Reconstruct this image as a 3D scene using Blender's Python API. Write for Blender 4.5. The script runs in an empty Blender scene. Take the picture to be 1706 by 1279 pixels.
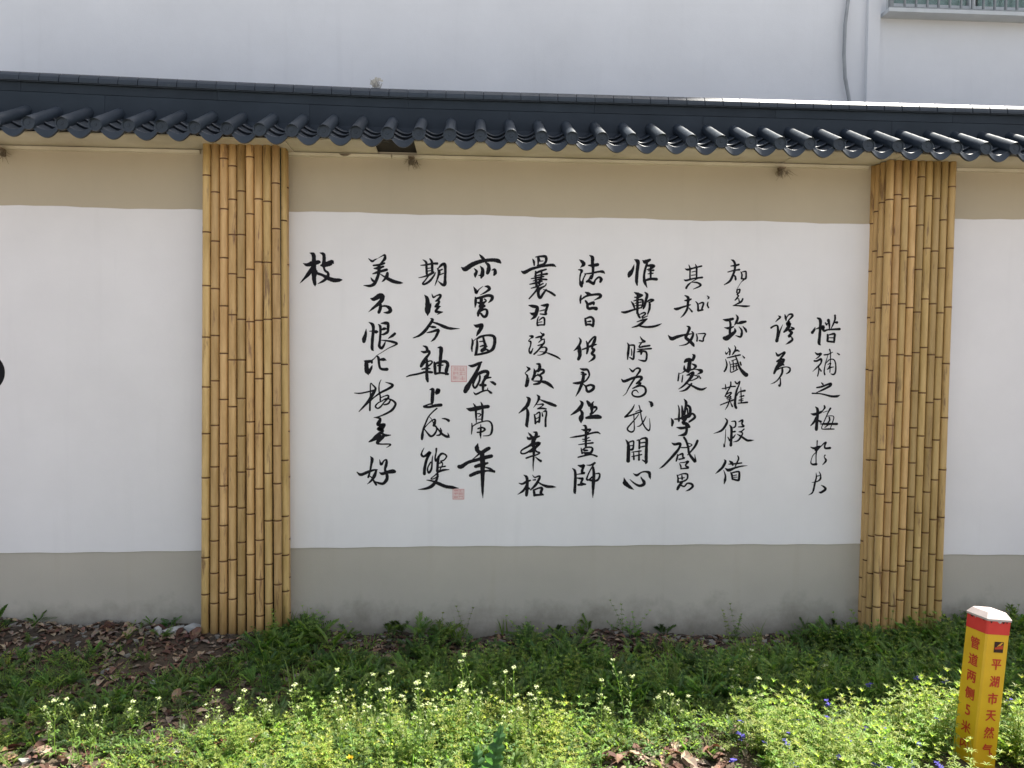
import bpy, bmesh, math, random
import numpy as np
from mathutils import Vector, Matrix

rad = math.radians
scene = bpy.context.scene
COL = scene.collection

# ------------------------------------------------------------------ camera
YAW, PITCH, ROLL = 0.05352313, -0.03301441, 0.00943797
FPX, CPX, CPY = 1281.0, 853.0, 639.5
CAM = Vector((0, 0, 1.40))
fwd = Vector((math.sin(YAW)*math.cos(PITCH), math.cos(YAW)*math.cos(PITCH), math.sin(PITCH)))
rgt = Vector((math.cos(YAW), -math.sin(YAW), 0))
upv = rgt.cross(fwd)
R_ = rgt*math.cos(ROLL) + upv*math.sin(ROLL)
U_ = -rgt*math.sin(ROLL) + upv*math.cos(ROLL)
cam_data = bpy.data.cameras.new('camera')
cam = bpy.data.objects.new('camera', cam_data)
COL.objects.link(cam)
m3 = Matrix((R_, U_, -fwd)).transposed()
cam.matrix_world = Matrix.Translation(CAM) @ m3.to_4x4()
cam_data.sensor_width = 36.0
cam_data.lens = FPX/1706.0*36.0
cam_data.clip_start = 0.05
cam_data.clip_end = 500
scene.camera = cam

# ------------------------------------------------------------------ sky and sun
SUN_EL, SUN_AZ = rad(60.0), rad(60.0)
world = bpy.data.worlds.new('World')
scene.world = world
world.use_nodes = True
wn = world.node_tree.nodes
wn.clear()
sky = wn.new('ShaderNodeTexSky')
sky.sky_type = 'NISHITA'
sky.sun_disc = False
sky.sun_elevation = SUN_EL
sky.sun_rotation = SUN_AZ
sky.air_density = 1.0
sky.dust_density = 4.0
sky.ozone_density = 1.0
hs = wn.new('ShaderNodeHueSaturation')
hs.inputs['Saturation'].default_value = 0.52
bg = wn.new('ShaderNodeBackground')
bg.inputs['Strength'].default_value = 0.085
wo = wn.new('ShaderNodeOutputWorld')
wl = world.node_tree.links
wl.new(sky.outputs[0], hs.inputs['Color'])
wl.new(hs.outputs[0], bg.inputs[0])
wl.new(bg.outputs[0], wo.inputs[0])

sun_data = bpy.data.lights.new('sun', 'SUN')
sun_data.energy = 5.0
sun_data.angle = rad(0.55)
sun_data.color = (1.0, 0.95, 0.86)
sun = bpy.data.objects.new('sun', sun_data)
COL.objects.link(sun)
sdir = Vector((math.cos(SUN_EL)*math.sin(SUN_AZ), math.cos(SUN_EL)*math.cos(SUN_AZ), math.sin(SUN_EL)))
sun.rotation_euler = sdir.to_track_quat('Z', 'Y').to_euler()
sun.location = sdir*20

vs = scene.view_settings
vs.view_transform = 'Standard'
vs.look = 'None'
vs.gamma = 1.0
vs.use_curve_mapping = False
vs.exposure = 1.82
scene.cycles.max_bounces = 8
scene.cycles.diffuse_bounces = 4
scene.cycles.transparent_max_bounces = 8
scene.cycles.caustics_reflective = False
scene.cycles.caustics_refractive = False

# ------------------------------------------------------------------ helpers
WALL = 3.84          # distance of the garden wall's face

def at(px, py, Y):
    """the point at depth Y (world y) seen at photo pixel (px, py)"""
    d = R_*((px-CPX)/FPX) - U_*((py-CPY)/FPX) + fwd
    d = d*(Y/d.y)
    return Vector((d.x, d.y, d.z+CAM.z))

def tag(o, label=None, cat=None, group=None, kind=None):
    if label: o['label'] = label
    if cat: o['category'] = cat
    if group: o['group'] = group
    if kind: o['kind'] = kind
    return o

def empty(name, loc=(0, 0, 0), parent=None):
    o = bpy.data.objects.new(name, None)
    o.empty_display_size = 0.1
    COL.objects.link(o)
    o.location = loc
    if parent: o.parent = parent
    return o

def link(name, mesh, parent=None, loc=None, rot=None):
    o = bpy.data.objects.new(name, mesh)
    COL.objects.link(o)
    if parent: o.parent = parent
    if loc is not None: o.location = loc
    if rot is not None: o.rotation_euler = rot
    return o

class MB:
    """collects shapes for ONE mesh"""
    def __init__(s): s.v = []; s.f = []; s.m = []; s.sm = []
    def add(s, v, f, mi=0, smooth=False):
        n = len(s.v); s.v += [tuple(p) for p in v]
        for q in f:
            s.f.append(tuple(i+n for i in q)); s.m.append(mi); s.sm.append(smooth)
        return s
    def box(s, a, b, mi=0):
        x0, y0, z0 = a; x1, y1, z1 = b
        v = [(x0,y0,z0),(x1,y0,z0),(x1,y1,z0),(x0,y1,z0),(x0,y0,z1),(x1,y0,z1),(x1,y1,z1),(x0,y1,z1)]
        return s.add(v, [(0,3,2,1),(4,5,6,7),(0,1,5,4),(1,2,6,5),(2,3,7,6),(3,0,4,7)], mi)
    def tube(s, pts, rads, n=8, mi=0, caps=True, smooth=True):
        pts = [Vector(p) for p in pts]
        if not hasattr(rads, '__len__'): rads = [rads]*len(pts)
        vs_, prev = [], None
        for i, p in enumerate(pts):
            t = (pts[min(i+1, len(pts)-1)] - pts[max(i-1, 0)])
            t = t.normalized() if t.length > 1e-9 else Vector((0, 0, 1))
            if prev is None:
                a = Vector((1, 0, 0)) if abs(t.x) < .9 else Vector((0, 1, 0))
                u = (a - t*a.dot(t)).normalized()
            else:
                u = (prev - t*prev.dot(t)).normalized()
            prev = u; w = t.cross(u)
            for k in range(n):
                an = 2*math.pi*k/n
                vs_.append(p + (u*math.cos(an) + w*math.sin(an))*rads[i])
        fs = []
        for i in range(len(pts)-1):
            for k in range(n):
                a = i*n+k; b = i*n+(k+1) % n
                fs.append((a, b, b+n, a+n))
        s.add(vs_, fs, mi, smooth)
        if caps:
            L = (len(pts)-1)*n
            base = len(s.v)-len(vs_)
            s.f.append(tuple(base+k for k in reversed(range(n)))); s.m.append(mi); s.sm.append(False)
            s.f.append(tuple(base+L+k for k in range(n))); s.m.append(mi); s.sm.append(False)
        return s
    def prism_x(s, prof, x0, x1, mi=0, smooth=False, caps=True):
        """prof: closed list of (y, z), extruded along x"""
        n = len(prof)
        v = [(x0, y, z) for y, z in prof] + [(x1, y, z) for y, z in prof]
        f = [(i, (i+1) % n, (i+1) % n+n, i+n) for i in range(n)]
        s.add(v, f, mi, smooth)
        if caps:
            b = len(s.v)-2*n
            s.f.append(tuple(b+i for i in reversed(range(n)))); s.m.append(mi); s.sm.append(False)
            s.f.append(tuple(b+n+i for i in range(n))); s.m.append(mi); s.sm.append(False)
        return s
    def mesh(s, name, mats):
        me = bpy.data.meshes.new(name)
        me.from_pydata(s.v, [], s.f)
        if not isinstance(mats, (list, tuple)): mats = [mats]
        for m in mats: me.materials.append(m)
        me.polygons.foreach_set('material_index', s.m)
        me.polygons.foreach_set('use_smooth', s.sm)
        bm = bmesh.new(); bm.from_mesh(me)
        bmesh.ops.recalc_face_normals(bm, faces=bm.faces)
        bm.to_mesh(me); bm.free()
        me.update()
        return me
    def build(s, name, mats, parent=None, **k):
        return link(name, s.mesh(name, mats), parent, **k)

# ------------------------------------------------------------------ materials
def new_mat(name):
    m = bpy.data.materials.new(name); m.use_nodes = True
    nt = m.node_tree; b = nt.nodes['Principled BSDF']
    return m, nt, b

def N(nt, t, **k):
    n = nt.nodes.new(t)
    for a, v in k.items():
        if a.startswith('i_'):
            n.inputs[a[2:].replace('_', ' ')].default_value = v
        else: setattr(n, a, v)
    return n

def ramp(nt, src, stops):
    r = nt.nodes.new('ShaderNodeValToRGB')
    e = r.color_ramp.elements
    while len(e) < len(stops): e.new(0.5)
    for i, (p, c) in enumerate(stops):
        e[i].position = p; e[i].color = (*c, 1) if len(c) == 3 else c
    nt.links.new(src, r.inputs[0])
    return r.outputs[0]

def surf(name, c1, c2, scale=4.0, detail=6, rough=0.8, bump=0.1, bscale=60.0, bdist=0.002, stretch=(1, 1, 1), spec=0.3,
         objrand=0.0, spots=None, coat=0.0):
    """two-tone mottled surface with fine relief; spots = (colour, scale, threshold)"""
    m, nt, b = new_mat(name)
    L = nt.links.new
    tc = N(nt, 'ShaderNodeTexCoord'); mp = N(nt, 'ShaderNodeMapping')
    mp.inputs['Scale'].default_value = stretch
    L(tc.outputs['Object'], mp.inputs[0])
    vec = mp.outputs[0]
    if objrand:
        oi = N(nt, 'ShaderNodeObjectInfo'); va = N(nt, 'ShaderNodeVectorMath', operation='ADD')
        ml = N(nt, 'ShaderNodeMath', operation='MULTIPLY', i_Value=1.0); ml.inputs[1].default_value = 37.0
        L(oi.outputs['Random'], ml.inputs[0])
        L(vec, va.inputs[0]); L(ml.outputs[0], va.inputs[1]); vec = va.outputs[0]
    no = N(nt, 'ShaderNodeTexNoise'); no.inputs['Scale'].default_value = scale; no.inputs['Detail'].default_value = detail
    no.inputs['Roughness'].default_value = 0.6
    L(vec, no.inputs['Vector'])
    col = ramp(nt, no.outputs['Fac'], [(0.32, c1), (0.68, c2)])
    if spots:
        n2 = N(nt, 'ShaderNodeTexNoise'); n2.inputs['Scale'].default_value = spots[1]; n2.inputs['Detail'].default_value = 8
        n2.inputs['Roughness'].default_value = 0.7
        L(vec, n2.inputs['Vector'])
        mk = ramp(nt, n2.outputs['Fac'], [(spots[2], (0, 0, 0)), (spots[2]+0.08, (1, 1, 1))])
        mx = N(nt, 'ShaderNodeMix', data_type='RGBA')
        L(mk, mx.inputs[0]); L(col, mx.inputs[6]); mx.inputs[7].default_value = (*spots[0], 1); col = mx.outputs[2]
    if objrand:
        hv = N(nt, 'ShaderNodeHueSaturation')
        mr = N(nt, 'ShaderNodeMapRange'); mr.inputs[3].default_value = 1-objrand; mr.inputs[4].default_value = 1+objrand
        L(oi.outputs['Random'], mr.inputs[0]); L(mr.outputs[0], hv.inputs['Value']); L(col, hv.inputs['Color'])
        wn_ = N(nt, 'ShaderNodeTexWhiteNoise', noise_dimensions='1D'); L(ml.outputs[0], wn_.inputs['W'])
        m2 = N(nt, 'ShaderNodeMapRange'); m2.inputs[3].default_value = 0.5-objrand*0.04; m2.inputs[4].default_value = 0.5+objrand*0.015
        L(wn_.outputs[0], m2.inputs[0]); L(m2.outputs[0], hv.inputs['Hue'])
        col = hv.outputs[0]
    L(col, b.inputs['Base Color'])
    b.inputs['Roughness'].default_value = rough
    b.inputs['Specular IOR Level'].default_value = spec
    if coat: b.inputs['Coat Weight'].default_value = coat; b.inputs['Coat Roughness'].default_value = 0.2
    if bump:
        bn = N(nt, 'ShaderNodeTexNoise'); bn.inputs['Scale'].default_value = bscale; bn.inputs['Detail'].default_value = 5
        L(vec, bn.inputs['Vector'])
        bp = N(nt, 'ShaderNodeBump'); bp.inputs['Strength'].default_value = bump; bp.inputs['Distance'].default_value = bdist
        L(bn.outputs['Fac'], bp.inputs['Height']); L(bp.outputs[0], b.inputs['Normal'])
    return m

def wall_paint(name, base, dirt, dirt_top, dirt_amt, bump=0.35, second=None, z_split=None):
    """painted render: fine roller relief, faint patches, dirt splashed up from the soil to about dirt_top metres"""
    m, nt, b = new_mat(name); L = nt.links.new
    tc = N(nt, 'ShaderNodeTexCoord')
    vec = tc.outputs['Object']
    no = N(nt, 'ShaderNodeTexNoise'); no.inputs['Scale'].default_value = 1.3; no.inputs['Detail'].default_value = 7; no.inputs['Roughness'].default_value = .62
    L(vec, no.inputs['Vector'])
    b0 = tuple(c*0.93 for c in base); b1 = tuple(min(.88, c*1.03) for c in base)
    col = ramp(nt, no.outputs['Fac'], [(0.3, b0), (0.7, b1)])
    sx = N(nt, 'ShaderNodeSeparateXYZ'); L(vec, sx.inputs[0])
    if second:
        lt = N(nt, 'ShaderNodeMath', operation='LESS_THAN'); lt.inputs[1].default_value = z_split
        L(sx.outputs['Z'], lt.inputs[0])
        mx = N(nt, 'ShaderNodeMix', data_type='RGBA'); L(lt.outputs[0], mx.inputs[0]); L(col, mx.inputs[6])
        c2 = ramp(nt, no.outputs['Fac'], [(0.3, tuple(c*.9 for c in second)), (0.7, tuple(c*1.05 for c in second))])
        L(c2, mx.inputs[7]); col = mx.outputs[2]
    # vertical wash marks
    mp = N(nt, 'ShaderNodeMapping'); mp.inputs['Scale'].default_value = (9, 9, 0.7); L(vec, mp.inputs[0])
    n3 = N(nt, 'ShaderNodeTexNoise'); n3.inputs['Scale'].default_value = 1.5; n3.inputs['Detail'].default_value = 6; L(mp.outputs[0], n3.inputs['Vector'])
    s3 = ramp(nt, n3.outputs['Fac'], [(0.58, (0, 0, 0)), (0.8, (0.22, 0.22, 0.22))])
    mx3 = N(nt, 'ShaderNodeMix', data_type='RGBA'); L(s3, mx3.inputs[0]); L(col, mx3.inputs[6]); mx3.inputs[7].default_value = (*[c*0.8 for c in base], 1)
    col = mx3.outputs[2]
    # splash dirt low down, with a ragged upper edge of its own
    n4 = N(nt, 'ShaderNodeTexNoise'); n4.inputs['Scale'].default_value = 5; n4.inputs['Detail'].default_value = 9; n4.inputs['Roughness'].default_value = .68
    L(vec, n4.inputs['Vector'])
    mr = N(nt, 'ShaderNodeMapRange'); mr.inputs[1].default_value = dirt_top; mr.inputs[2].default_value = 0.0; mr.inputs[3].default_value = -0.42; mr.inputs[4].default_value = 0.35
    L(sx.outputs['Z'], mr.inputs[0])
    ad = N(nt, 'ShaderNodeMath', operation='ADD'); L(n4.outputs['Fac'], ad.inputs[0]); L(mr.outputs[0], ad.inputs[1])
    dm = ramp(nt, ad.outputs[0], [(0.42, (0, 0, 0)), (0.85, (dirt_amt,)*3)])
    mx4 = N(nt, 'ShaderNodeMix', data_type='RGBA'); L(dm, mx4.inputs[0]); L(col, mx4.inputs[6]); mx4.inputs[7].default_value = (*dirt, 1)
    L(mx4.outputs[2], b.inputs['Base Color'])
    b.inputs['Roughness'].default_value = 0.75; b.inputs['Specular IOR Level'].default_value = 0.25
    n5 = N(nt, 'ShaderNodeTexNoise'); n5.inputs['Scale'].default_value = 150; n5.inputs['Detail'].default_value = 4; L(vec, n5.inputs['Vector'])
    n6 = N(nt, 'ShaderNodeTexNoise'); n6.inputs['Scale'].default_value = 6; n6.inputs['Detail'].default_value = 3; L(vec, n6.inputs['Vector'])
    sm = N(nt, 'ShaderNodeMath', operation='MULTIPLY_ADD'); L(n6.outputs['Fac'], sm.inputs[0]); sm.inputs[1].default_value = 3.0; L(n5.outputs['Fac'], sm.inputs[2])
    bp = N(nt, 'ShaderNodeBump'); bp.inputs['Strength'].default_value = bump; bp.inputs['Distance'].default_value = 0.0015
    L(sm.outputs[0], bp.inputs['Height']); L(bp.outputs[0], b.inputs['Normal'])
    return m

def leafmat(name, rough=0.5, trans=0.45, tcol=(1.65, 1.85, .85)):
    """leaf lit from behind: base colour comes from the plant's own tint"""
    m, nt, b = new_mat(name); L = nt.links.new
    at_ = N(nt, 'ShaderNodeAttribute', attribute_name='tint')
    L(at_.outputs['Color'], b.inputs['Base Color'])
    b.inputs['Roughness'].default_value = rough
    b.inputs['Specular IOR Level'].default_value = 0.35
    if trans:
        tr = N(nt, 'ShaderNodeBsdfTranslucent')
        vm = N(nt, 'ShaderNodeVectorMath', operation='MULTIPLY'); vm.inputs[1].default_value = tcol
        L(at_.outputs['Color'], vm.inputs[0]); L(vm.outputs[0], tr.inputs['Color'])
        ms = N(nt, 'ShaderNodeMixShader'); ms.inputs[0].default_value = trans
        L(b.outputs[0], ms.inputs[1]); L(tr.outputs[0], ms.inputs[2])
        L(ms.outputs[0], nt.nodes['Material Output'].inputs[0])
    return m

M = {}
M['band'] = wall_paint('beige_wall_paint', (0.50, 0.43, 0.325), (0.17, 0.155, 0.12), 0.34, 0.75, second=(0.49, 0.45, 0.39), z_split=1.2)  # second: lower band's dirt and grass-tinted bounce light put into the colour
M['white'] = wall_paint('white_wall_paint', (0.81, 0.785, 0.795), (0.4, 0.4, 0.38), 0.3, 0.2, bump=0.2)
M['house'] = wall_paint('house_wall_paint', (0.78, 0.80, 0.83), (0.55, 0.55, 0.55), 0.3, 0.2, bump=0.5)
M['cream'] = surf('cream_board', (0.48, 0.42, 0.31), (0.60, 0.54, 0.42), scale=6, rough=0.6, bump=0.15, spots=((0.22, 0.17, 0.10), 7, 0.64))
M['gap'] = surf('hollow_shade', (0.02, 0.018, 0.015), (0.035, 0.03, 0.025), bump=0)  # near-black: shade of an open hollow put into the colour
M['ink'] = surf('black_ink_paint', (0.007, 0.007, 0.009), (0.014, 0.013, 0.017), scale=30, rough=0.7, bump=0.1, bscale=200, spec=0.15)
M['sealpink'] = surf('seal_pink', (0.72, 0.57, 0.56), (0.76, 0.66, 0.65), scale=120, rough=0.7, bump=0)
M['sealred'] = surf('seal_red', (0.55, 0.17, 0.18), (0.62, 0.28, 0.28), scale=150, rough=0.7, bump=0)
M['tile'] = surf('slate_blue_resin', (0.017, 0.025, 0.036), (0.027, 0.036, 0.049), scale=9, rough=0.44, bump=0.2, bscale=120, bdist=0.001, spec=0.42, objrand=0.12,
                 spots=((0.10, 0.105, 0.105), 14, 0.66))
M['tiledark'] = surf('slate_resin_board', (0.014, 0.021, 0.030), (0.021, 0.030, 0.042), scale=5, rough=0.55, bump=0.1, bscale=180, spec=0.25, objrand=0.08,
                     spots=((0.07, 0.07, 0.07), 10, 0.68))
M['bamboo'] = surf('bamboo_skin', (0.40, 0.255, 0.092), (0.57, 0.385, 0.165), scale=4.5, rough=0.48, bump=0.12, bscale=30, bdist=0.0008,
                   stretch=(9, 9, 1.1), spec=0.4, objrand=0.25, spots=((0.22, 0.13, 0.06), 3.0, 0.57))
M['node'] = surf('bamboo_node', (0.085, 0.04, 0.018), (0.16, 0.08, 0.038), scale=40, rough=0.7, bump=0.2, objrand=0.1)
M['core'] = surf('pillar_core', (0.028, 0.036, 0.026), (0.05, 0.055, 0.04), scale=8, bump=0.1)
M['soil'] = surf('soil', (0.030, 0.022, 0.016), (0.085, 0.062, 0.042), scale=6, rough=0.95, bump=0.8, bscale=25, bdist=0.02, spots=((0.06, 0.07, 0.03), 3, 0.6))
M['bounce_path'] = surf('bounce_concrete', (0.30, 0.29, 0.27), (0.38, 0.37, 0.34), scale=2, rough=0.9, bump=0.3)
M['metal'] = surf('rusty_bracket', (0.12, 0.08, 0.05), (0.28, 0.22, 0.16), scale=40, rough=0.7, bump=0.4)
M['stone'] = surf('pale_rubble', (0.28, 0.28, 0.27), (0.48, 0.48, 0.46), scale=14, rough=0.9, bump=0.6, bscale=30, bdist=0.01, objrand=0.2)
M['shard'] = surf('slate_shard', (0.02, 0.025, 0.032), (0.05, 0.06, 0.075), scale=20, rough=0.6, bump=0.3)
M['yellow'] = surf('yellow_post_paint', (0.66, 0.375, 0.010), (0.76, 0.45, 0.018), scale=9, rough=0.42, bump=0.06, spec=0.5, spots=((0.50, 0.30, 0.06), 12, 0.67))
M['red'] = surf('red_post_paint', (0.55, 0.03, 0.025), (0.64, 0.05, 0.04), scale=9, rough=0.45, bump=0.06, spots=((0.62, 0.45, 0.30), 16, 0.68))
M['redtext'] = surf('red_lettering', (0.48, 0.035, 0.02), (0.56, 0.05, 0.03), scale=20, rough=0.5, bump=0)
M['capwhite'] = surf('white_post_cap', (0.36, 0.30, 0.285), (0.46, 0.41, 0.39), scale=9, rough=0.6, bump=0.1)
M['logodark'] = surf('logo_dark', (0.035, 0.015, 0.012), (0.05, 0.02, 0.018), bump=0)
M['logored'] = surf('logo_red', (0.42, 0.05, 0.02), (0.5, 0.08, 0.03), bump=0)
M['logogold'] = surf('logo_gold', (0.62, 0.30, 0.03), (0.7, 0.36, 0.05), bump=0)
M['hose'] = surf('grey_conduit', (0.30, 0.32, 0.34), (0.38, 0.40, 0.42), scale=12, rough=0.6, bump=0.1)
M['frame'] = surf('grey_window_metal', (0.50, 0.53, 0.55), (0.60, 0.63, 0.65), scale=8, rough=0.5, bump=0.05)
M['bar'] = surf('steel_grille', (0.20, 0.22, 0.23), (0.30, 0.32, 0.33), scale=20, rough=0.45, bump=0.05)
M['curtain'] = surf('pale_curtain', (0.78, 0.80, 0.80), (0.85, 0.86, 0.86), scale=5, rough=0.9, bump=0, stretch=(5, 1, .3))
M['twig'] = surf('dry_straw', (0.13, 0.10, 0.07), (0.34, 0.29, 0.22), scale=30, rough=0.9, bump=0)
gm, gnt, gb = new_mat('green_glass')
gb.inputs['Base Color'].default_value = (0.66, 0.95, 0.87, 1); gb.inputs['Roughness'].default_value = 0.06
gb.inputs['Transmission Weight'].default_value = 0.75; gb.inputs['IOR'].default_value = 1.45
M['glass'] = gm
M['leaf'] = leafmat('green_leaf', trans=0.5)
M['dry'] = leafmat('dead_leaf', rough=0.8, trans=0.12, tcol=(1.2, .8, .5))
M['petal'] = leafmat('petal', rough=0.7, trans=0.3, tcol=(1, 1, 1))

# ------------------------------------------------------------------ ground
WZ = [(-6, .14), (-2.3, .11), (-1.32, .055), (-.9, .02), (.36, .0), (2.0, -.035), (3, -.04), (9, -.04)]
def gh(x, y):
    zw = np.interp(x, [p[0] for p in WZ], [p[1] for p in WZ])
    t = np.clip(1-(WALL-y)/0.85, 0, 1); t = t*t*(3-2*t)
    n = (.012*np.sin(3.1*x+1.3*y)+.010*np.sin(6.3*x-4.1*y+1)+.007*np.sin(13*x+9*y+2)+.005*np.sin(23*x-17*y))
    near = np.clip((y-0.8)/0.8, 0, 1)
    return zw*t + n*near + .035*np.clip(1-np.abs(y-3.72)/.16, 0, 1)*near*(.55+.45*np.sin(7*x+2))

def grid_mesh(name, xs, ys, zf, mat):
    X, Y = np.meshgrid(xs, ys); Z = zf(X, Y)
    v = np.stack([X, Y, Z], -1).reshape(-1, 3); nx = len(xs); ny = len(ys)
    i = np.arange((ny-1)*(nx-1)); r, c = i//(nx-1), i % (nx-1); a = r*nx+c
    f = np.stack([a, a+1, a+nx+1, a+nx], 1)
    me = bpy.data.meshes.new(name)
    me.from_pydata(v.tolist(), [], f.tolist()); me.materials.append(mat)
    me.polygons.foreach_set('use_smooth', [True]*len(f)); me.update()
    return me
xs = np.concatenate([[-120, -60, -25, -12, -8, -6], np.arange(-5, 5.01, .06), [6, 8, 12, 25, 60, 120]])
ys = np.concatenate([[-120, -60, -25, -10, -5, -2, 0, .6], np.arange(.8, 4.4, .06), [4.6, 5, 5.5, 7, 15, 30, 80, 120]])
tag(link('ground', grid_mesh('ground', xs, ys, gh, M['soil'])), kind='structure')
pb = MB(); pb.box((-14, -4.5, -0.12), (14, 0.55, 0.055))  # unseen concrete strip behind the camera, added to bounce sunlight onto the wall
pth = pb.build('bounce_path', M['bounce_path']); tag(pth, kind='structure')

# ------------------------------------------------------------------ house behind the wall
HY = 5.40
house = empty('house', (0, HY, 0))
tag(house, 'pale grey-white house wall rising behind the tiled garden wall', 'house')
prof = [(-9, -0.2), (12, -0.2), (12, 7.9), (4.45, 7.9), (3.95, 8.37), (3.2, 9.15), (-9, 9.15)]  # upper roofline is unseen; its step is invented to shape the shadow on the coping
hb = MB()
wx0 = at(1476, 22, HY).x; wz0 = at(1476, 24, HY).z
WX1, WZ1 = wx0+2.6, wz0+1.35
# front face as strips round the window opening
def hf(x0, x1, z0, z1): hb.box((x0, 0, z0), (x1, .24, z1))
hf(-9, wx0, -0.2, wz0); hf(wx0, WX1, -0.2, wz0); hf(WX1, 12, -0.2, wz0)
hf(-9, wx0, wz0, WZ1); hf(WX1, 12, wz0, WZ1)
hf(-9, 12, WZ1, 7.9)
n = len(prof)
hb.add([(-9, 0, 7.9), (4.45, 0, 7.9), (3.95, 0, 8.37), (3.2, 0, 9.15), (-9, 0, 9.15), (-9, 6, 7.9), (4.45, 6, 7.9), (3.95, 6, 8.37), (3.2, 6, 9.15), (-9, 6, 9.15)],
       [(0, 1, 2, 3, 4), (5, 9, 8, 7, 6), (0, 5, 6, 1), (1, 6, 7, 2), (2, 7, 8, 3), (3, 8, 9, 4), (4, 9, 5, 0)])
hb.box((-9, .24, -0.2), (-8.76, 6, 7.9)); hb.box((11.76, .24, -0.2), (12, 6, 7.9)); hb.box((-8.76, 5.76, -0.2), (11.76, 6, 7.9))
hb.box((4.46, 0.24, 7.7), (12, 6, 7.9))
hb.build('wall', M['house'], house)
pz = at(1452, 100, HY).x
sb = MB(); sb.box((at(1441, 100, HY).x, -.035, -.2), (at(1461, 100, HY).x, 0.0-.001, 7.8)); sb.build('pilaster', M['house'], house)
wf = MB(); z0, z1 = wz0, WZ1
wf.box((wx0, .02, z0), (WX1, .09, z0+.05)); wf.box((wx0+.05, .03, z0+.05), (WX1-.05, .08, z0+.095)); wf.box((wx0, .02, z1-.05), (WX1, .09, z1)); wf.box((wx0, .02, z0+.05), (wx0+.05, .09, z1-.05)); wf.box((WX1-.05, .02, z0+.05), (WX1, .09, z1-.05))
for k in (1, 2, 3): wf.box((wx0+k*.65-.022, .025, z0+.05), (wx0+k*.65+.022, .085, z1-.05))
win = wf.build('window', M['frame'], house)
for k in range(4):
    p = MB(); p.box((wx0+.055+k*.65, .05, z0+.10), (wx0+.62+k*.65, .056, z1-.055)); p.build('pane', M['glass'], win)
for k in range(4):
    p = MB()
    nn = 14; X0 = wx0+.06+k*.65; w = (.5, .22, .3, .5)[k]
    v = []; f = []
    for i in range(nn+1):
        xx = X0+w*i/nn; yy = .17+.018*math.sin(i*2.3+k)
        v += [(xx, yy, z0+.06), (xx, yy, z1-.06)]
        if i: f.append((2*i-2, 2*i, 2*i+1, 2*i-1))
    p.add(v, f, 0, True); p.build('curtain', M['curtain'], win)
s = MB(); s.box((wx0-.04, -.115, z0-.028), (WX1+.05, .02-.001, z0-.002)); s.build('sill', M['frame'], win)
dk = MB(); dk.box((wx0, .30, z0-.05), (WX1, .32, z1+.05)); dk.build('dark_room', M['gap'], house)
g = MB(); g.box((wx0-.02, -.105, z0+.0), (WX1+.02, -.085, z0+.012)); g.box((wx0-.02, -.105, z1-.1), (WX1+.02, -.085, z1-.075))
g.box((wx0-.03, -.11, z0), (wx0-.005, -.08, z1-.05)); gr = g.build('grille_frame', M['bar'], win)
nb = 32
for k in range(1, nb):
    xx = wx0 + (WX1-wx0)*k/nb
    q = MB(); q.box((xx-.005, -.103, z0+.0125), (xx+.006, -.088, z1-.08)); q.build('grille_bar', M['bar'], win)
# hose down the facade
pts = [at(x, y, HY-.03) for x, y in ((1413, -60), (1413, 0), (1408, 40), (1406, 90), (1408, 130), (1414, 162), (1418, 190), (1420, 300))]
hs_ = MB(); hs_.tube(pts, .0125, 8)
ho = hs_.build('hose', M['hose']); tag(ho, 'grey flexible conduit curving down the pale house wall', 'conduit')

# ------------------------------------------------------------------ garden wall
XL, XR = -4.2, 5.2
wall = empty('garden_wall', (0, WALL, 0))
tag(wall, 'beige garden wall with white calligraphy panels under a dark tiled roof', 'garden wall')
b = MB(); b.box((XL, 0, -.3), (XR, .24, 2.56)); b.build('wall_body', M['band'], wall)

rng = random.Random(7)
def panel(xa, xb, ta, tb, ba, bb, y0=0.0, th=.004):
    """white painted field with slightly hand-drawn edges: (x, top z, bottom z) at both ends"""
    n = 40; v = []; f = []
    for i in range(n+1):
        t = i/n; x = xa+(xb-xa)*t
        v.append((x, -th, ta+(tb-ta)*t + .0025*math.sin(9*x+1)+.0015*math.sin(31*x)))
        v.append((x, -th, ba+(bb-ba)*t + .0018*math.sin(5*x+2)+.0015*math.sin(23*x)))
    k = len(v)
    v += [(x, 0.0005, z) for x, y, z in v]
    for i in range(n):
        a = 2*i; f += [(a, a+1, a+3, a+2), (a, a+2, a+2+k, a+k), (a+1, a+1+k, a+3+k, a+3)]
    f += [(0, k, k+1, 1), (2*n, 2*n+1, 2*n+1+k, 2*n+k)]
    m_ = MB(); m_.add(v, f)
    return m_.build('white_panel', M['white'], wall)
zc = CAM.z
pL = panel(XL, -1.30, zc+.722, zc+.707, zc-.975, zc-.963)
pM = panel(-.93, 2.06, zc+.709, zc+.702, zc-.948, zc-.937)
pR = panel(2.43, XR, zc+.738, zc+.742, zc-.998, zc-1.0)

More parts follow.
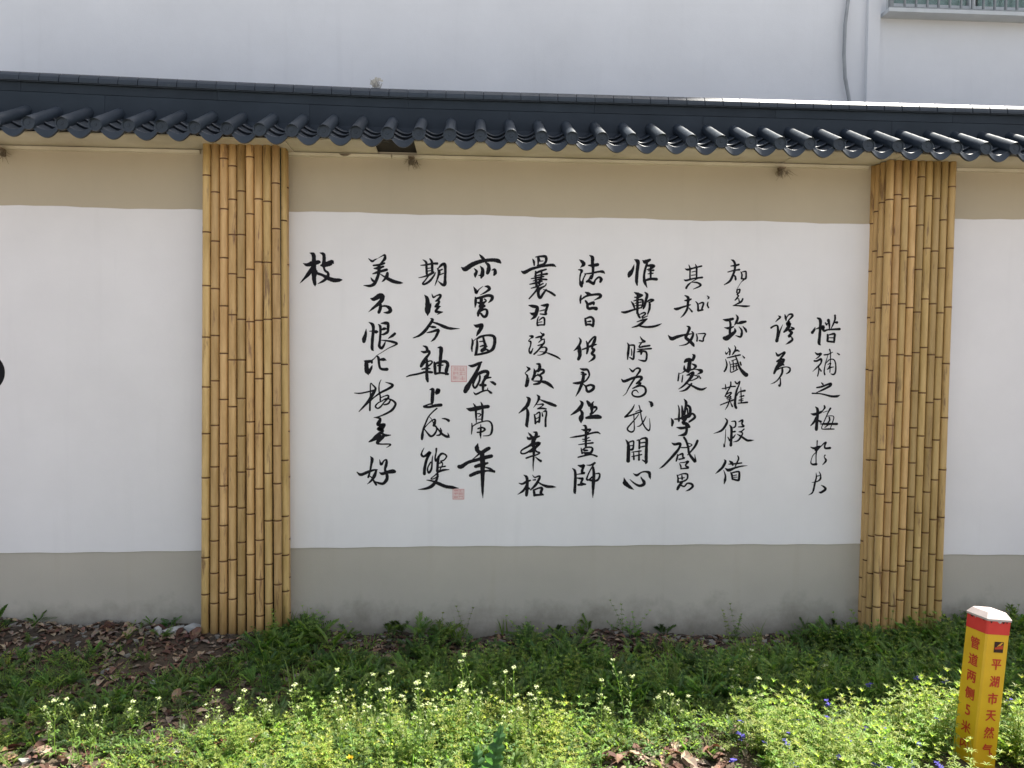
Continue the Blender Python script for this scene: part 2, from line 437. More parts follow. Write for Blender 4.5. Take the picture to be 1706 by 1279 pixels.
# ---- brush lettering on the middle panel
INK = """T 490 412
C
150,263,6 215,290,50 300,268,75 400,245,60 425,245,40
262,90,8 320,120,60 330,200,60 325,320,75 335,420,80 332,520,62 345,600,50 350,645,10
310,330,50 240,440,60 160,530,30 97,597,4
360,400,60 385,430,40 470,460,40 560,510,60 660,545,65 740,545,55 795,540,20
430,90,10 490,115,50 500,190,50 495,290,60 500,350,30 520,390,35 565,425,35 560,480,50 500,550,40 395,606,6
450,300,30 510,290,70 590,265,80 630,245,70 655,265,20
C
1240,185,10 1300,230,35 1345,205,20 1390,185,5
1400,180,4 1470,140,15 1510,130,35 1510,190,45 1450,260,25 1410,320,40
1320,300,25 1420,290,35 1505,262,30
1330,350,15 1400,345,45 1490,318,30
1310,440,15 1400,410,40 1545,370,40
1415,330,60 1410,420,45 1385,510,45 1340,600,50 1270,640,40 1160,632,8
1280,505,10 1310,550,35 1345,570,25
1555,425,40 1545,480,55 1500,540,30 1462,575,6
1440,445,12 1490,480,22 1560,520,50 1640,560,55 1700,578,50 1760,588,40 1812,592,8
C
1275,850,15 1330,860,60 1420,810,80 1465,810,75 1470,860,60 1415,930,60 1330,1000,40 1240,1075,4
1440,950,40 1435,1020,50 1410,1085,45
1440,985,20 1520,975,30 1590,1010,55 1600,1060,60 1560,1085,40 1495,1085,12
T 560 520
C
500,280,8 490,370,45 468,440,65 462,490,50
545,165,8 610,210,50 620,300,45 605,450,45 600,600,45 620,635,20
555,315,8 620,315,20 665,325,55 690,325,30
700,200,10 735,240,40 738,350,35 728,480,35 720,560,45 755,600,40 790,560,35 820,495,15
750,185,15 830,180,50 865,195,45 865,280,40 855,330,40 790,368,30 750,368,12
750,295,15 800,275,45 835,275,25
980,355,40 940,390,40 870,435,12
750,465,8 850,475,25 950,495,38 1010,520,36 980,548,22 870,600,10 760,670,7 690,712,6 640,765,12 600,800,20
C
465,810,10 500,830,60 505,900,65 515,980,75 540,1045,8
500,830,55 580,815,40 595,840,35
540,1000,60 580,940,40 600,890,15
670,725,12 705,760,40 715,860,35 735,930,35 780,950,40 850,950,50
730,790,30 790,785,50 835,800,10
T 560 620
C
305,345,10 400,350,22 530,325,22 640,300,30
600,190,10 575,185,14 570,250,18 570,400,18 565,500,28 562,635,28
580,185,10 640,240,25 655,285,35 600,380,50 540,480,45 470,560,30 380,655,10
560,490,20 630,420,18 740,340,30 850,285,35 930,235,42 930,200,35 825,165,8
750,125,8 720,190,14 715,300,20 735,400,22 735,470,25
740,425,15 810,395,15 860,385,25 870,420,30 800,500,20 740,575,25 690,600,22 655,565,25 700,510,18 760,480,15 830,440,22 900,455,20 870,520,25 800,540,22
870,440,20 950,475,28 990,530,35 940,620,35 850,680,28 720,735,18 630,755,8
C
632,752,8 700,760,25 735,780,40 710,840,60 690,870,40 740,880,50 805,870,40 770,920,60 700,945,50 770,965,55 745,1020,40
740,1010,50 660,1080,60 600,1130,40 545,1160,14
770,1020,30 820,1050,40 910,1045,12
600,1145,20 700,1090,45 810,1055,40
780,1080,50 715,1130,60 690,1175,50 740,1195,20 880,1195,20 905,1210,22 840,1255,6
T 560 700
C
570,600,8 600,650,50 585,740,35 565,850,25 535,950,30
345,860,10 410,905,45 520,865,45 620,830,30 690,820,10
670,830,30 640,920,50 590,1000,35 520,1062,6
540,915,12 600,960,18 640,1030,30 670,1075,30
725,655,8 750,735,40 800,670,20 840,665,30 835,740,45 815,820,35 845,900,45 845,980,50 790,1050,45 730,1050,35 650,1020,12
725,870,15 770,890,45 850,865,50 940,850,65 975,855,50
T 690 412
C
145,205,10 200,250,35 205,340,35 210,440,35
262,190,20 295,240,35 300,340,40 300,430,35
110,297,12 200,290,25 300,270,30 385,268,38
220,350,15 290,340,12
220,395,15 290,385,12
75,505,8 150,490,18 240,460,35 320,415,40
245,465,20 190,540,20 140,605,22 180,610,30 260,560,35 330,470,25 358,415,8
385,350,12 410,400,35 400,480,30 370,570,20 345,637,6
400,350,15 460,290,40 510,285,50 520,400,38 515,520,40 510,610,55 470,620,40 400,560,8
420,385,25 470,365,20
420,460,18 490,430,15
425,380,20 430,430,22
C
170,790,8 215,850,55 225,950,75 225,1050,90 225,1132,16
225,1060,70 265,990,35 280,930,10
295,775,8 320,830,30 370,805,18 430,788,30 440,815,35 390,880,40 350,895,10
390,885,30 420,905,30 380,960,50 345,992,15 410,985,30 440,985,10
410,990,35 360,1060,40 400,1075,40 475,1075,12
470,1078,12 390,1115,10
C
1090,120,15 1130,165,45 1180,220,45
785,330,10 850,360,75 960,290,70 1080,240,60 1200,215,50 1320,210,55 1400,225,65 1442,258,24
1190,250,25 1240,300,50 1240,370,65 1220,430,50
1100,310,10 1140,370,50 1135,450,65 1115,508,25
1070,462,6 1115,470,30
1000,350,10 1040,400,40 1020,450,50 1018,498,15
1290,380,8 1340,370,40 1350,420,55 1330,460,30
C
990,655,8 1025,720,45 1035,755,45 1080,700,15 1145,648,6
1180,650,15 1230,655,45 1255,690,45 1190,745,30 1100,792,6
1020,830,20 1025,900,45 1015,995,15
1030,850,30 1120,830,40 1230,800,45 1300,820,50 1290,870,45 1240,920,12
1120,840,50 1110,920,50 1060,920,25
1170,860,20 1200,890,20 1140,935,40 1090,985,40 1170,975,45
1150,950,40 1120,1020,60 1075,1080,50 1065,1140,30
1100,1050,45 1180,1030,30 1215,1060,40 1205,1130,45 1160,1155,40 1110,1100,30
T 690 520
C
275,105,15 305,130,45 240,230,45 170,320,45 90,385,35 20,415,20 -20,428,8
310,165,20 400,195,35 500,240,50 600,270,40 755,272,6
250,240,8 310,245,40 355,250,30
210,340,10 290,325,30 400,298,48 380,370,40 340,440,35 280,488,8
C
150,560,15 205,585,40 220,640,45
115,650,12 170,665,40 245,650,40 250,690,35 190,770,45 130,860,45 112,905,35
120,905,30 180,840,25 270,810,20 300,830,25 270,870,25 200,920,18 130,950,22
215,780,25 215,900,45 210,1000,45 215,1100,50 228,1155,30
130,950,20 200,935,30 265,940,18
-130,1075,12 -60,1050,25 50,1030,28 180,1000,30 300,1000,35
150,985,6 280,990,25
395,590,15 440,590,45 450,620,60 440,750,50 430,870,50 425,1000,30
335,830,25 345,900,45 350,1020,40
345,860,35 430,830,35 520,820,45 560,870,50 540,950,55 530,1030,40
350,1025,35 450,1010,28 565,1030,35
390,890,20 480,880,20
C
995,210,12 1050,230,55 1130,210,50 1110,270,60 1075,330,50 1040,390,16
960,440,10 975,500,35 960,590,30 965,655,15
975,490,8 1030,440,10
1045,440,20 1050,550,40 1030,690,45
1045,445,25 1100,410,35 1200,385,30 1300,390,40 1340,430,50 1340,520,50 1310,610,50 1240,660,40 1140,690,35 1010,712,25
1150,410,30 1170,500,40 1190,570,40 1130,640,60
1090,490,15 1160,480,20
1100,570,18 1160,555,30 1215,570,20
1130,640,50 1200,620,30 1250,650,30
C
905,885,10 970,895,45 1060,860,45 1125,830,25
1110,835,30 1060,950,50 1000,1060,50 940,1160,60 880,1260,80 850,1320,65
1010,1070,15 1100,1010,50 1170,985,50 1225,995,50 1220,1050,50 1180,1090,50 1280,1085,20
1050,1050,30 1000,1150,30 980,1210,30 1010,1260,32 1050,1220,32 1090,1130,30 1095,1060,30
1190,1090,50 1150,1160,40 1140,1200,50 1100,1215,40
1120,1215,30 1190,1215,40
1150,1200,50 1145,1290,35
1265,1155,10 1310,1170,40 1350,1200,40
990,1330,8 1030,1365,30 1130,1320,25 1220,1300,20 1270,1335,35 1292,1345,25
1225,1260,8 1225,1300,14
T 690 620
C
260,290,12 310,290,55 305,400,55 300,500,50
345,340,8 395,300,70 400,325,60 370,355,40
165,570,40 250,580,35 350,555,45 450,545,50
170,565,25 240,535,20 300,525,30
C
380,600,20 310,660,20 240,740,20 190,850,25 150,960,30 135,1060,45 130,1115,35
165,940,12 230,860,12 310,795,20 350,790,25 340,850,45 320,890,25 360,900,25 375,960,25 330,1040,30 275,1065,35 220,1010,25 170,945,14
245,735,8 290,780,8 330,860,15 400,950,22 470,1030,35 540,1070,40 590,1080,15
560,1010,8 575,1060,30
435,930,12 450,980,30 430,1040,30 375,1050,15
465,770,10 520,775,25 570,800,40 578,815,30
C
985,520,10 1020,580,35 1030,700,35 1035,835,12
1110,495,10 1135,560,35 1140,680,35 1130,800,30
870,600,8 940,620,60 1050,600,70 1150,580,55 1235,570,55
1040,690,10 1090,690,18 1110,710,15 1075,740,12
1040,780,12 1130,780,15
960,850,15 965,920,25 955,1030,12
965,910,12 1050,850,20 1200,810,18 1270,830,25 1300,900,30 1290,1000,35 1250,1050,18 1150,1060,8
1110,870,10 1110,960,30 1105,1030,30 1110,1100,6
1060,940,20 1130,920,25 1180,950,30 1130,990,25 1050,1000,22
T 690 710
C
165,360,8 130,430,20 125,480,35 170,500,35 260,435,50 240,480,45 200,580,40 175,700,45 170,795,45
310,490,8 300,560,20 290,700,30 250,770,38 225,740,25 230,680,20 275,600,22 295,610,15
370,370,30 365,440,20 350,520,25 360,580,25 400,520,30 450,460,35 500,460,25 540,500,25 500,560,20 440,580,20
410,500,35 395,600,40 385,750,40
400,620,20 470,600,16
400,685,18 520,665,22
390,760,38 480,730,35 580,720,12
440,580,16 475,630,16 430,720,16
390,780,30 340,820,15 280,870,15 320,875,15 400,835,25
395,800,30 370,900,40 300,990,50 200,1035,35 65,1052,4
210,895,10 300,910,25 400,950,50 520,1000,50 620,1015,50 740,1030,6
C
1060,290,15 1045,360,70 1060,410,60 1120,440,60 1200,390,60 1250,365,55
1080,460,30 1000,530,14 930,580,10
745,670,60 790,670,65 900,600,50 1040,560,50 1180,520,60 1290,495,55
1130,440,70 1140,600,80 1140,750,70 1140,900,55 1140,1050,40 1145,1195,6
1020,670,50 1120,640,60 1225,610,30
935,820,50 1050,770,55 1150,750,40 1230,740,25 1335,750,38
1180,680,15 1270,710,35 1340,765,20
T 855 412
C
325,195,15 345,240,35 350,300,20
375,160,15 450,150,30 540,155,45 545,230,40 500,280,30 400,300,18
420,170,40 415,290,20
430,190,30 440,220,25
430,230,16 500,225,12
135,395,12 190,415,55 300,360,45 430,325,35 560,300,38 660,295,45 710,320,12
365,440,20 440,400,35 550,365,25
375,400,25 375,520,35 390,640,40
470,380,25 470,480,35 430,600,40
350,480,12 460,455,22 565,440,35
300,520,15 420,500,25 510,485,20
330,560,12 450,530,25 560,535,25
275,615,15 380,590,30 480,560,25
300,680,15 400,650,25 500,600,20
420,670,40 350,760,25 265,855,20
550,600,12 530,640,20 430,700,45 420,790,45 450,840,40 500,770,35 550,700,20
500,700,8 560,720,25 640,760,35 695,800,30
C
260,965,15 330,980,50 400,1000,50 390,1070,60 360,1150,50 295,1200,12
280,1090,12 330,1110,50 370,1090,30
465,965,15 530,965,45 580,950,30 555,1020,40 540,1080,40 545,1115,30 450,1108,18
440,1060,12 520,1040,20
430,1150,8 405,1200,20 400,1280,30
430,1215,15 490,1170,25 520,1190,30 520,1290,25
415,1248,12 480,1240,12
400,1300,25 460,1290,22 520,1292,22
C
1105,205,10 1150,240,50 1175,280,60 1120,335,6
1085,370,12 1140,385,45 1120,450,25 1110,540,20 1130,610,60 1140,650,40
1150,600,45 1170,520,20 1210,440,20
1270,130,10 1320,170,55 1320,250,50 1330,330,45 1325,450,35 1300,520,35
1255,300,20 1330,300,50 1410,285,50
1190,440,15 1300,430,25 1420,405,30 1490,405,45 1525,435,12
1300,470,30 1260,540,30 1215,575,20 1290,560,30
1250,570,20 1310,590,45 1340,605,40 1370,540,25 1430,495,30 1465,530,50 1450,575,35
C
1200,745,15 1250,770,50 1300,790,35
1130,795,20 1120,860,35 1120,930,20
1130,870,20 1220,810,30 1350,785,35 1440,785,45 1450,825,45 1345,880,6
1205,890,30 1235,940,40 1240,1000,45 1270,1020,45 1330,1010,45 1385,1020,60
1240,950,30 1290,935,45 1340,915,35 1340,950,30
T 855 520
C
1195,100,20 1205,150,35 1215,215,35
1210,105,25 1290,80,35 1335,120,40 1335,190,40 1330,238,30
1220,160,12 1290,150,30
1215,205,30 1280,205,35 1330,230,40
C
1095,420,8 1125,480,35 1080,580,40 1010,640,10
1100,570,45 1105,640,65 1110,720,55 1085,785,45
1215,480,12 1240,540,40 1240,620,40 1225,690,25
1150,620,20 1210,600,25 1300,560,35 1385,535,20
1240,540,20 1280,480,30 1340,415,25 1370,420,35 1345,500,50 1310,570,45
1310,600,30 1345,630,50 1310,690,40 1350,720,40 1340,770,40 1255,830,6
C
1115,940,15 1170,955,40 1230,955,35 1260,1000,30 1265,1060,25 1220,1130,25 1170,1170,20
1130,1000,15 1165,1010,40 1170,1080,50 1150,1170,50 1120,1250,45 1090,1320,35 1042,1400,8
1130,1030,15 1210,1035,35
1000,1180,20 1080,1180,45 1160,1160,40
1170,1200,12 1210,1240,30 1230,1310,40 1270,1320,40 1330,1280,45 1340,1235,45 1290,1210,35 1220,1230,30
C
270,395,15 310,400,40 325,410,35 285,440,12 255,480,12 290,490,30 290,550,20 265,630,25 290,680,35 330,600,12
450,330,8 480,360,20 510,360,20 505,390,20 430,410,30 375,425,16
490,380,30 460,440,30
425,500,15 480,455,20 520,450,20
520,470,20 510,520,28 460,540,20 410,555,15
520,500,25 460,580,30 400,650,25 345,700,25
440,600,16 520,580,18 555,610,35 530,670,35 460,710,15 400,715,5
440,655,8 530,665,12 640,705,28 730,745,28 785,782,12
C
220,905,6 260,935,35 270,945,35 210,1000,12 200,1020,10 235,1060,30 225,1140,30 215,1230,45
225,1220,50 255,1150,25 260,1090,8
385,860,12 435,870,45 440,930,50 415,980,45
345,940,10 360,1000,45 340,1080,40 320,1120,40
350,1000,35 440,960,35 500,960,35 505,1000,40 430,1045,20 410,1030,20
330,1100,30 390,1050,20 450,1060,35 470,1110,35 430,1180,40 340,1200,22
330,1145,10 430,1150,25 530,1165,50 610,1210,50 670,1265,16
T 855 610
C
220,510,10 265,550,55 240,640,55 190,700,50 95,780,12
225,700,25 245,780,50 235,900,50 225,980,50 245,1015,12
395,475,10 430,520,45 400,600,25 340,685,6
440,550,8 530,590,35 620,625,50 700,655,42 722,655,16
395,640,10 500,630,25 470,670,15 400,710,12 480,700,30 550,710,22
350,800,15 365,870,30 370,955,30
365,810,10 420,770,25 445,780,25 440,860,30 430,930,35
370,880,15 430,850,15
370,940,25 420,915,25
480,770,12 490,830,25
495,760,6 540,745,35 555,780,25 540,880,30 540,1000,32
C
1110,570,8 1150,620,50 1110,700,60 1040,760,45 960,812,12
1130,740,35 1150,790,50 1130,870,80 1130,940,16
1230,580,30 1260,620,55 1280,655,45 1340,590,15
1320,610,25 1310,680,60 1310,760,35 1290,800,40
1310,690,30 1370,680,40 1390,710,25 1320,790,20
1215,860,35 1300,845,60 1400,840,70 1455,850,50
T 855 710
C
1165,-15,12 1205,0,40 1215,80,45 1210,200,40 1210,340,35
1135,50,8 1200,65,40 1290,50,25 1240,110,20
945,187,8 1050,172,28 1180,150,30 1300,115,28 1400,100,30 1450,125,12
1150,215,12 1200,215,20 1265,185,18
1160,250,10 1285,235,18
1090,305,12 1200,290,20 1330,275,28
1130,360,12 1140,410,25 1150,450,30
1140,400,12 1210,355,25 1300,350,25 1320,390,35 1280,450,40 1200,460,35
1180,400,35 1240,400,22
1170,440,25 1280,440,25
1080,515,20 1180,490,25 1300,470,22 1395,500,28
C
985,700,10 1030,750,40 1035,900,45 1025,1080,45 1035,1115,25
1080,650,15 1140,665,50 1180,650,35 1150,730,40 1150,770,40 1190,780,30 1060,800,12
1060,860,15 1130,870,35 1160,870,30 1130,940,35 1150,960,45 1205,965,25
1080,975,30 1150,970,40
1225,645,8 1290,645,25 1360,610,35
1350,620,20 1300,700,20 1250,800,20 1225,880,30 1260,890,25 1320,840,25
1330,680,35 1345,800,45 1335,950,55 1330,1080,35 1325,1190,6
1370,790,12 1430,785,25 1440,830,30 1410,890,35 1350,910,30 1270,890,35
C
250,105,8 290,150,35 320,190,40
335,95,10 385,110,45 375,170,50 340,230,60
230,175,10 260,205,45 340,190,50 435,165,26
340,220,70 330,300,60 345,350,50
330,290,60 240,340,30 140,400,22 135,450,25 200,450,25 290,400,30 340,360,40
330,300,50 440,280,45 360,370,40 390,420,25 440,440,25 400,470,20 300,500,25 215,530,25
270,430,20 350,410,30
345,400,45 340,520,30 332,640,18 335,745,4
370,510,10 430,560,30 462,578,38
C
175,810,8 225,850,45 235,950,45 230,1060,50 220,1150,45
95,945,10 150,960,30 220,925,40 285,900,25
220,980,30 170,1070,35 75,1135,6
240,1010,20 270,1040,30
320,810,6 360,850,20 420,830,25 445,840,30 420,900,40 370,980,40 290,1060,20
330,895,15 370,890,25
400,910,12 460,960,25 560,1000,45 640,1005,40 715,1012,5
340,1060,30 350,1110,40 350,1160,25
350,1060,25 420,1030,25 480,1030,40 460,1110,45 500,1140,25
350,1145,40 480,1140,25
T 1025 412
C
315,285,6 290,370,45 245,440,75 225,485,40
320,200,10 370,230,65 380,270,55 365,400,50 355,550,50 365,630,20
455,215,10 500,240,65 580,205,36
530,270,35 500,360,35 480,470,35 490,570,50 530,668,10
520,310,20 600,300,45 650,310,35 600,350,30 530,370,12
590,300,20 590,420,35 590,520,25
550,390,12 640,380,30
545,440,12 630,430,20
500,550,30 590,525,40 690,530,45
C
315,745,8 370,775,45 450,795,30
380,770,45 370,870,40 370,1000,40 365,1100,30
320,830,15 390,830,30 455,800,20
265,900,10 300,950,35 320,1010,25
310,890,15 400,870,25 455,880,35 455,960,30 430,1010,20
330,930,12 430,910,20
330,970,12 430,960,20
105,1075,20 170,1080,40 300,1040,30 440,1000,20
490,745,12 530,790,45 510,880,40 490,970,35 465,1020,25
520,910,20 590,870,30 640,880,25 560,920,22
575,940,35 570,1020,35 540,1110,20
370,1080,30 390,1140,35 410,1170,30
400,1120,12 480,1085,25 500,1110,25 440,1160,20
540,1140,12 450,1180,20
360,1240,12 450,1210,25 525,1190,15
530,1190,18 430,1270,40 360,1310,30 280,1332,12
390,1305,20 500,1325,30 620,1320,35 700,1300,30 770,1270,6
C
1225,290,10 1245,350,25 1245,440,22 1245,530,25
1335,280,10 1355,340,30 1355,430,28 1355,500,25
1165,355,12 1210,370,35 1300,345,25 1440,310,25
1275,410,12 1340,395,12
1270,465,15 1350,455,12
1150,540,16 1185,550,30 1300,520,25 1450,500,30
1370,520,15 1280,570,8 1210,630,30 1180,680,32
1270,580,8 1360,585,25 1420,620,35 1400,650,25 1300,695,8
C
1160,800,15 1215,840,45 1210,930,40 1200,1020,35 1150,1110,30 1090,1170,6
1155,885,15 1210,880,40 1265,860,22
985,1020,25 1030,1025,45 1120,995,30 1250,955,18
1230,1010,15 1280,1070,28
1340,900,12 1375,950,25 1380,1050,35
1375,950,12 1440,920,25 1470,935,30 1440,1030,25
1380,1055,30 1460,1040,25
1530,805,10 1560,835,25 1540,860,10
1545,910,15 1535,960,25 1555,1005,22
T 1025 510
C
1190,330,10 1235,360,45 1205,450,40 1175,520,50 1230,570,50 1290,630,50 1310,665,26
880,480,8 940,540,60 1030,510,50 1160,475,30 1300,455,12
1275,420,15 1300,460,30 1265,550,45 1190,630,25 1065,658,5
1350,460,15 1365,520,25 1360,580,25
1370,460,10 1430,455,15 1500,460,25 1470,530,25 1460,580,25 1400,570,25
C
200,610,10 225,660,35 215,770,40 205,885,18
235,650,20 310,650,30 320,700,25 310,800,30 300,880,32 240,850,15
270,710,12 275,770,18 270,820,12
415,505,8 450,560,30 500,590,20 395,610,12
450,590,20 395,680,20 470,670,30 575,655,28
370,715,12 450,715,20 600,705,28
360,760,10 430,750,50 430,800,25
440,745,30 510,760,30 525,820,30 510,900,30 470,910,30 385,890,8
C
1285,800,10 1315,830,50 1290,900,40
1155,930,30 1190,900,60 1250,890,50 1235,960,60 1225,1060,70
1150,990,15 1155,1050,40 1220,1090,45
1280,960,15 1330,985,40 1340,1010,35 1280,1060,20
1130,1090,12 1240,1060,30 1340,1050,12 1430,1075,55 1430,1100,40 1360,1135,8
1060,1110,15 1055,1170,25 1045,1240,25
1060,1130,8 1150,1095,8
1125,1150,15 1110,1260,22
1195,1150,20 1300,1100,35 1270,1170,50 1200,1260,40 1130,1330,25 1055,1380,8
1220,1150,12 1330,1150,15 1380,1180,20 1290,1230,15 1220,1240,12
1390,1150,10 1420,1200,22
1270,1290,30 1200,1370,35 1140,1405,25 1070,1418,6
1200,1290,15 1290,1330,30 1380,1375,40 1450,1385,35 1518,1355,12
T 1025 610
C
235,35,10 290,85,35 330,50,20 380,30,30 415,65,35 360,150,25 280,270,28 220,370,18 180,450,12 125,495,4
105,215,15 150,250,45 280,200,40 380,175,35 435,180,42 430,220,40 350,285,22
350,290,20 420,275,25 400,310,35 290,370,18
300,365,20 400,325,30 480,340,30 510,400,35 490,460,35 410,505,28 320,500,25 280,460,25 300,410,20 350,400,20 385,440,8
C
320,640,10 280,720,30 200,810,30 155,850,18 250,820,22 350,785,22 440,750,20 410,730,12 340,760,12
310,800,15 315,950,14 315,1060,20 270,1095,25 215,1070,25 205,1030,25 260,960,20 340,870,15 390,800,12
395,650,15 415,720,18 430,820,18 455,930,20 500,1020,22 560,1070,25 580,1000,15 570,870,5
515,830,8 470,920,22 410,990,18 365,1003,6
555,580,6 600,610,45 608,645,55 600,670,25
C
1145,545,10 1180,600,45 1170,700,40 1150,800,35
1045,645,8 1065,720,25 1060,880,35 1060,920,20
1110,660,20 1120,760,40 1120,880,40
1180,640,30 1240,680,40 1250,750,45 1230,830,50 1130,850,40
1200,700,22 1210,800,25
990,880,20 1080,870,30 1200,820,45 1290,790,30 1325,850,40 1240,920,30 1220,935,8
930,865,8 955,920,45 945,990,28
1180,870,40 1130,940,50 1190,960,50 1240,1000,22
1025,1015,12 1100,1030,45 1240,1010,30
1175,960,30 1190,1050,40 1160,1130,50 1050,1155,8
T 1025 710
C
1145,185,35 1180,240,35 1215,350,35 1230,450,35 1290,540,45 1335,590,36 1325,470,6
1215,280,12 1280,310,15 1200,350,20 1100,355,18
1370,240,42 1330,330,35 1250,430,25 1200,480,8
940,275,10 990,300,40 1080,290,45 1060,370,35 990,460,45 890,570,35 800,660,30 735,705,5
1040,470,20 1030,530,30 1015,580,22
1040,490,15 1120,455,30 1125,510,25 1150,530,25 1060,550,22
1070,620,12 1090,660,25 1095,710,20
1080,605,12 1150,600,15 1215,585,35 1170,650,25 1220,690,30 1100,705,18
C
1030,810,15 1045,860,25 1045,930,35
1040,820,12 1130,790,20 1200,800,30 1200,870,25 1150,910,25 1060,930,20
1110,820,20 1115,880,30
1050,870,12 1150,855,15
1110,930,40 1060,1000,45 1035,1050,38
1090,980,25 1150,1000,25 1200,950,25 1270,960,35 1290,1000,38 1240,1050,32 1175,1078,6
C
175,225,12 215,290,45 220,400,55 215,580,60
220,270,20 300,245,25 305,310,25 290,380,35 240,390,30
235,325,15 300,320,15
360,235,12 400,240,30 400,370,30
400,230,15 460,200,25 520,210,45 520,330,45 515,480,50 515,590,50 505,620,20
400,280,20 500,265,20
400,350,20 490,330,20
500,590,30 450,560,15
275,430,12 430,410,20
275,505,15 440,470,20
305,420,12 310,550,30
395,400,15 395,560,32
C
145,855,6 160,920,50 165,945,75 240,1010,50 310,1055,4
245,885,8 320,950,25 400,990,40 470,970,50 480,930,50 440,870,25 425,840,6
300,785,8 360,815,40 430,770,20 500,755,25 565,775,50 575,830,40 587,880,6
T 1185 412
C
330,205,10 370,225,35 395,280,35 390,370,35 365,450,35 310,560,35 215,622,12
325,310,15 400,300,30 460,285,30
275,410,15 370,385,20 470,370,30
365,450,12 400,490,30 405,535,34
490,405,10 510,450,25 505,520,30
510,410,12 570,400,25 580,440,25 570,520,30 500,520,25
540,540,20 490,590,5 430,690,5
C
430,700,20 425,750,25
440,705,15 475,700,25 465,750,25 430,780,20 450,810,25 395,880,16
400,880,8 450,850,12 465,900,20
525,855,25 490,910,30 360,970,8
360,970,10 450,970,20 560,980,32 640,975,12
T 1185 520
C
195,120,10 260,130,45 360,110,42
300,130,30 320,200,35 310,290,40 310,370,35
220,255,10 290,265,40 370,240,20
390,270,15 395,320,45 340,370,60 260,430,75 215,430,60
410,40,8 440,90,35 420,160,40 385,215,12
430,190,20 500,170,50 575,155,32
460,240,8 505,300,30 505,370,40 480,410,32 405,385,8
525,235,10 570,290,35 585,330,22
C
235,660,10 250,695,25 290,650,6
285,590,10 310,640,30 305,710,22
385,555,8 405,600,20 370,680,25 345,710,8
370,680,10 420,635,32 465,650,18
265,760,15 350,740,22 480,710,25
235,780,8 260,870,25 240,950,30 215,985,25
395,710,12 430,800,25 470,920,35 540,1010,60 585,1045,68
300,820,8 320,900,14 325,1000,15 440,950,18
340,810,15 420,780,12
360,810,15 370,900,20 370,960,18
320,870,10 430,850,18
340,910,12 430,890,15
410,860,15 420,940,18
480,830,22 495,880,22
520,725,10 550,760,25
C
1115,60,12 1150,80,30 1110,120,25 1070,160,6
995,260,30 1040,230,25 1095,220,25 1110,270,35 1110,380,50 1090,480,52
1120,400,30 1150,300,20 1190,205,4
1225,40,15 1240,90,40 1245,140,16
1250,100,8 1290,40,20 1340,35,35 1350,65,35 1280,140,18
1290,160,50 1270,200,60 1310,190,45 1270,270,55 1210,330,28
1330,250,20 1380,275,25 1290,300,25 1340,340,45 1290,400,40 1330,400,20
1340,420,22 1350,460,35 1300,500,35 1240,535,5
C
1075,670,12 1110,720,40 1170,690,25 1220,670,40 1200,710,35 1150,770,28
1090,820,25 1150,790,40 1215,790,30 1180,850,50 1210,880,22
1150,790,50 1120,880,60 1080,940,50 1045,1020,30
1110,900,50 1200,870,20
1060,980,20 1150,930,20 1250,910,15 1310,935,25 1300,990,30 1250,1025,12
1180,930,30 1180,1010,35 1120,1110,20 1060,1165,18 990,1195,4
1150,1100,15 1150,1200,25 1135,1220,48
T 1185 620
C
235,200,10 240,250,20 245,295,12
180,270,15 240,265,18 320,240,20 400,235,22
325,160,20 320,230,25 270,320,20 230,400,20
245,370,20 300,340,20 335,345,22 270,410,22 240,400,18
255,440,12 330,410,20
150,545,15 250,505,20 370,460,25
320,400,22 300,480,22 270,560,20 230,625,5
270,460,12 340,440,12
320,500,12 350,570,25
395,155,20 430,190,25 475,150,18 460,210,20 420,310,30 400,430,35 395,540,40 415,595,38
425,390,12 460,330,15 560,305,32
490,245,5 495,350,15 500,500,18
470,410,10 540,390,25
460,460,8 530,440,12
455,475,8 530,470,12
445,515,15 600,500,28
C
230,765,10 265,810,30 240,880,40 170,970,35 40,1020,4
240,950,6 235,1080,12 225,1200,12 215,1240,28 205,1190,6
305,880,12 335,930,40 335,1050,40 325,1220,42
275,1080,15 310,1140,28
335,820,10 400,820,25 400,900,25 350,930,12
350,990,12 400,985,28 350,1000,10
400,1040,12 370,1080,25 340,1110,18
455,825,12 520,800,35 510,860,25 540,900,30 450,910,12
545,945,22 500,985,20 455,990,8 520,1010,20 490,1080,30 440,1140,25 365,1160,6
430,1030,8 500,1070,30 590,1130,35 640,1135,32 710,1130,4
T 1185 700
C
215,655,10 235,690,40 190,780,40 140,830,35 70,890,5
205,830,5 235,920,25 230,990,40 215,1055,16
300,675,12 340,710,50 360,750,22
440,590,15 455,640,25 420,720,25 395,770,12
290,730,12 380,725,25 505,710,22
235,800,15 290,830,50 400,790,30 500,765,22 600,755,4
325,870,20 345,920,35 350,985,22
345,875,20 430,855,25 465,870,32 460,980,38 440,1000,30 350,975,28
370,920,12 420,910,14
360,950,12 430,945,10
T 1260 510
C
1015,195,20 1065,230,50 1065,350,45 1055,500,45 1045,610,50 1070,645,16
980,350,10 960,400,40 930,440,48
990,380,12 1110,340,50 1110,370,50 1130,410,35 1200,390,25 1390,380,38
1200,230,50 1215,300,30 1220,400,12
1150,275,20 1170,310,28
1175,300,20 1200,280,15
1310,150,30 1310,220,30 1280,300,25 1245,370,10
1290,270,12 1345,270,42
1185,470,25 1190,530,35 1180,580,30
1200,480,15 1300,460,35 1300,530,35 1295,600,28
1190,585,30 1290,595,30
1215,525,12 1280,525,15
C
980,770,12 1020,800,35 1080,790,32 1030,850,20 990,875,8
965,910,28 1010,910,30 1080,880,35 1075,950,25 1020,1010,22 940,1088,4
1040,1000,20 1040,1080,20 1020,1165,18
1050,1030,10 1080,1080,24
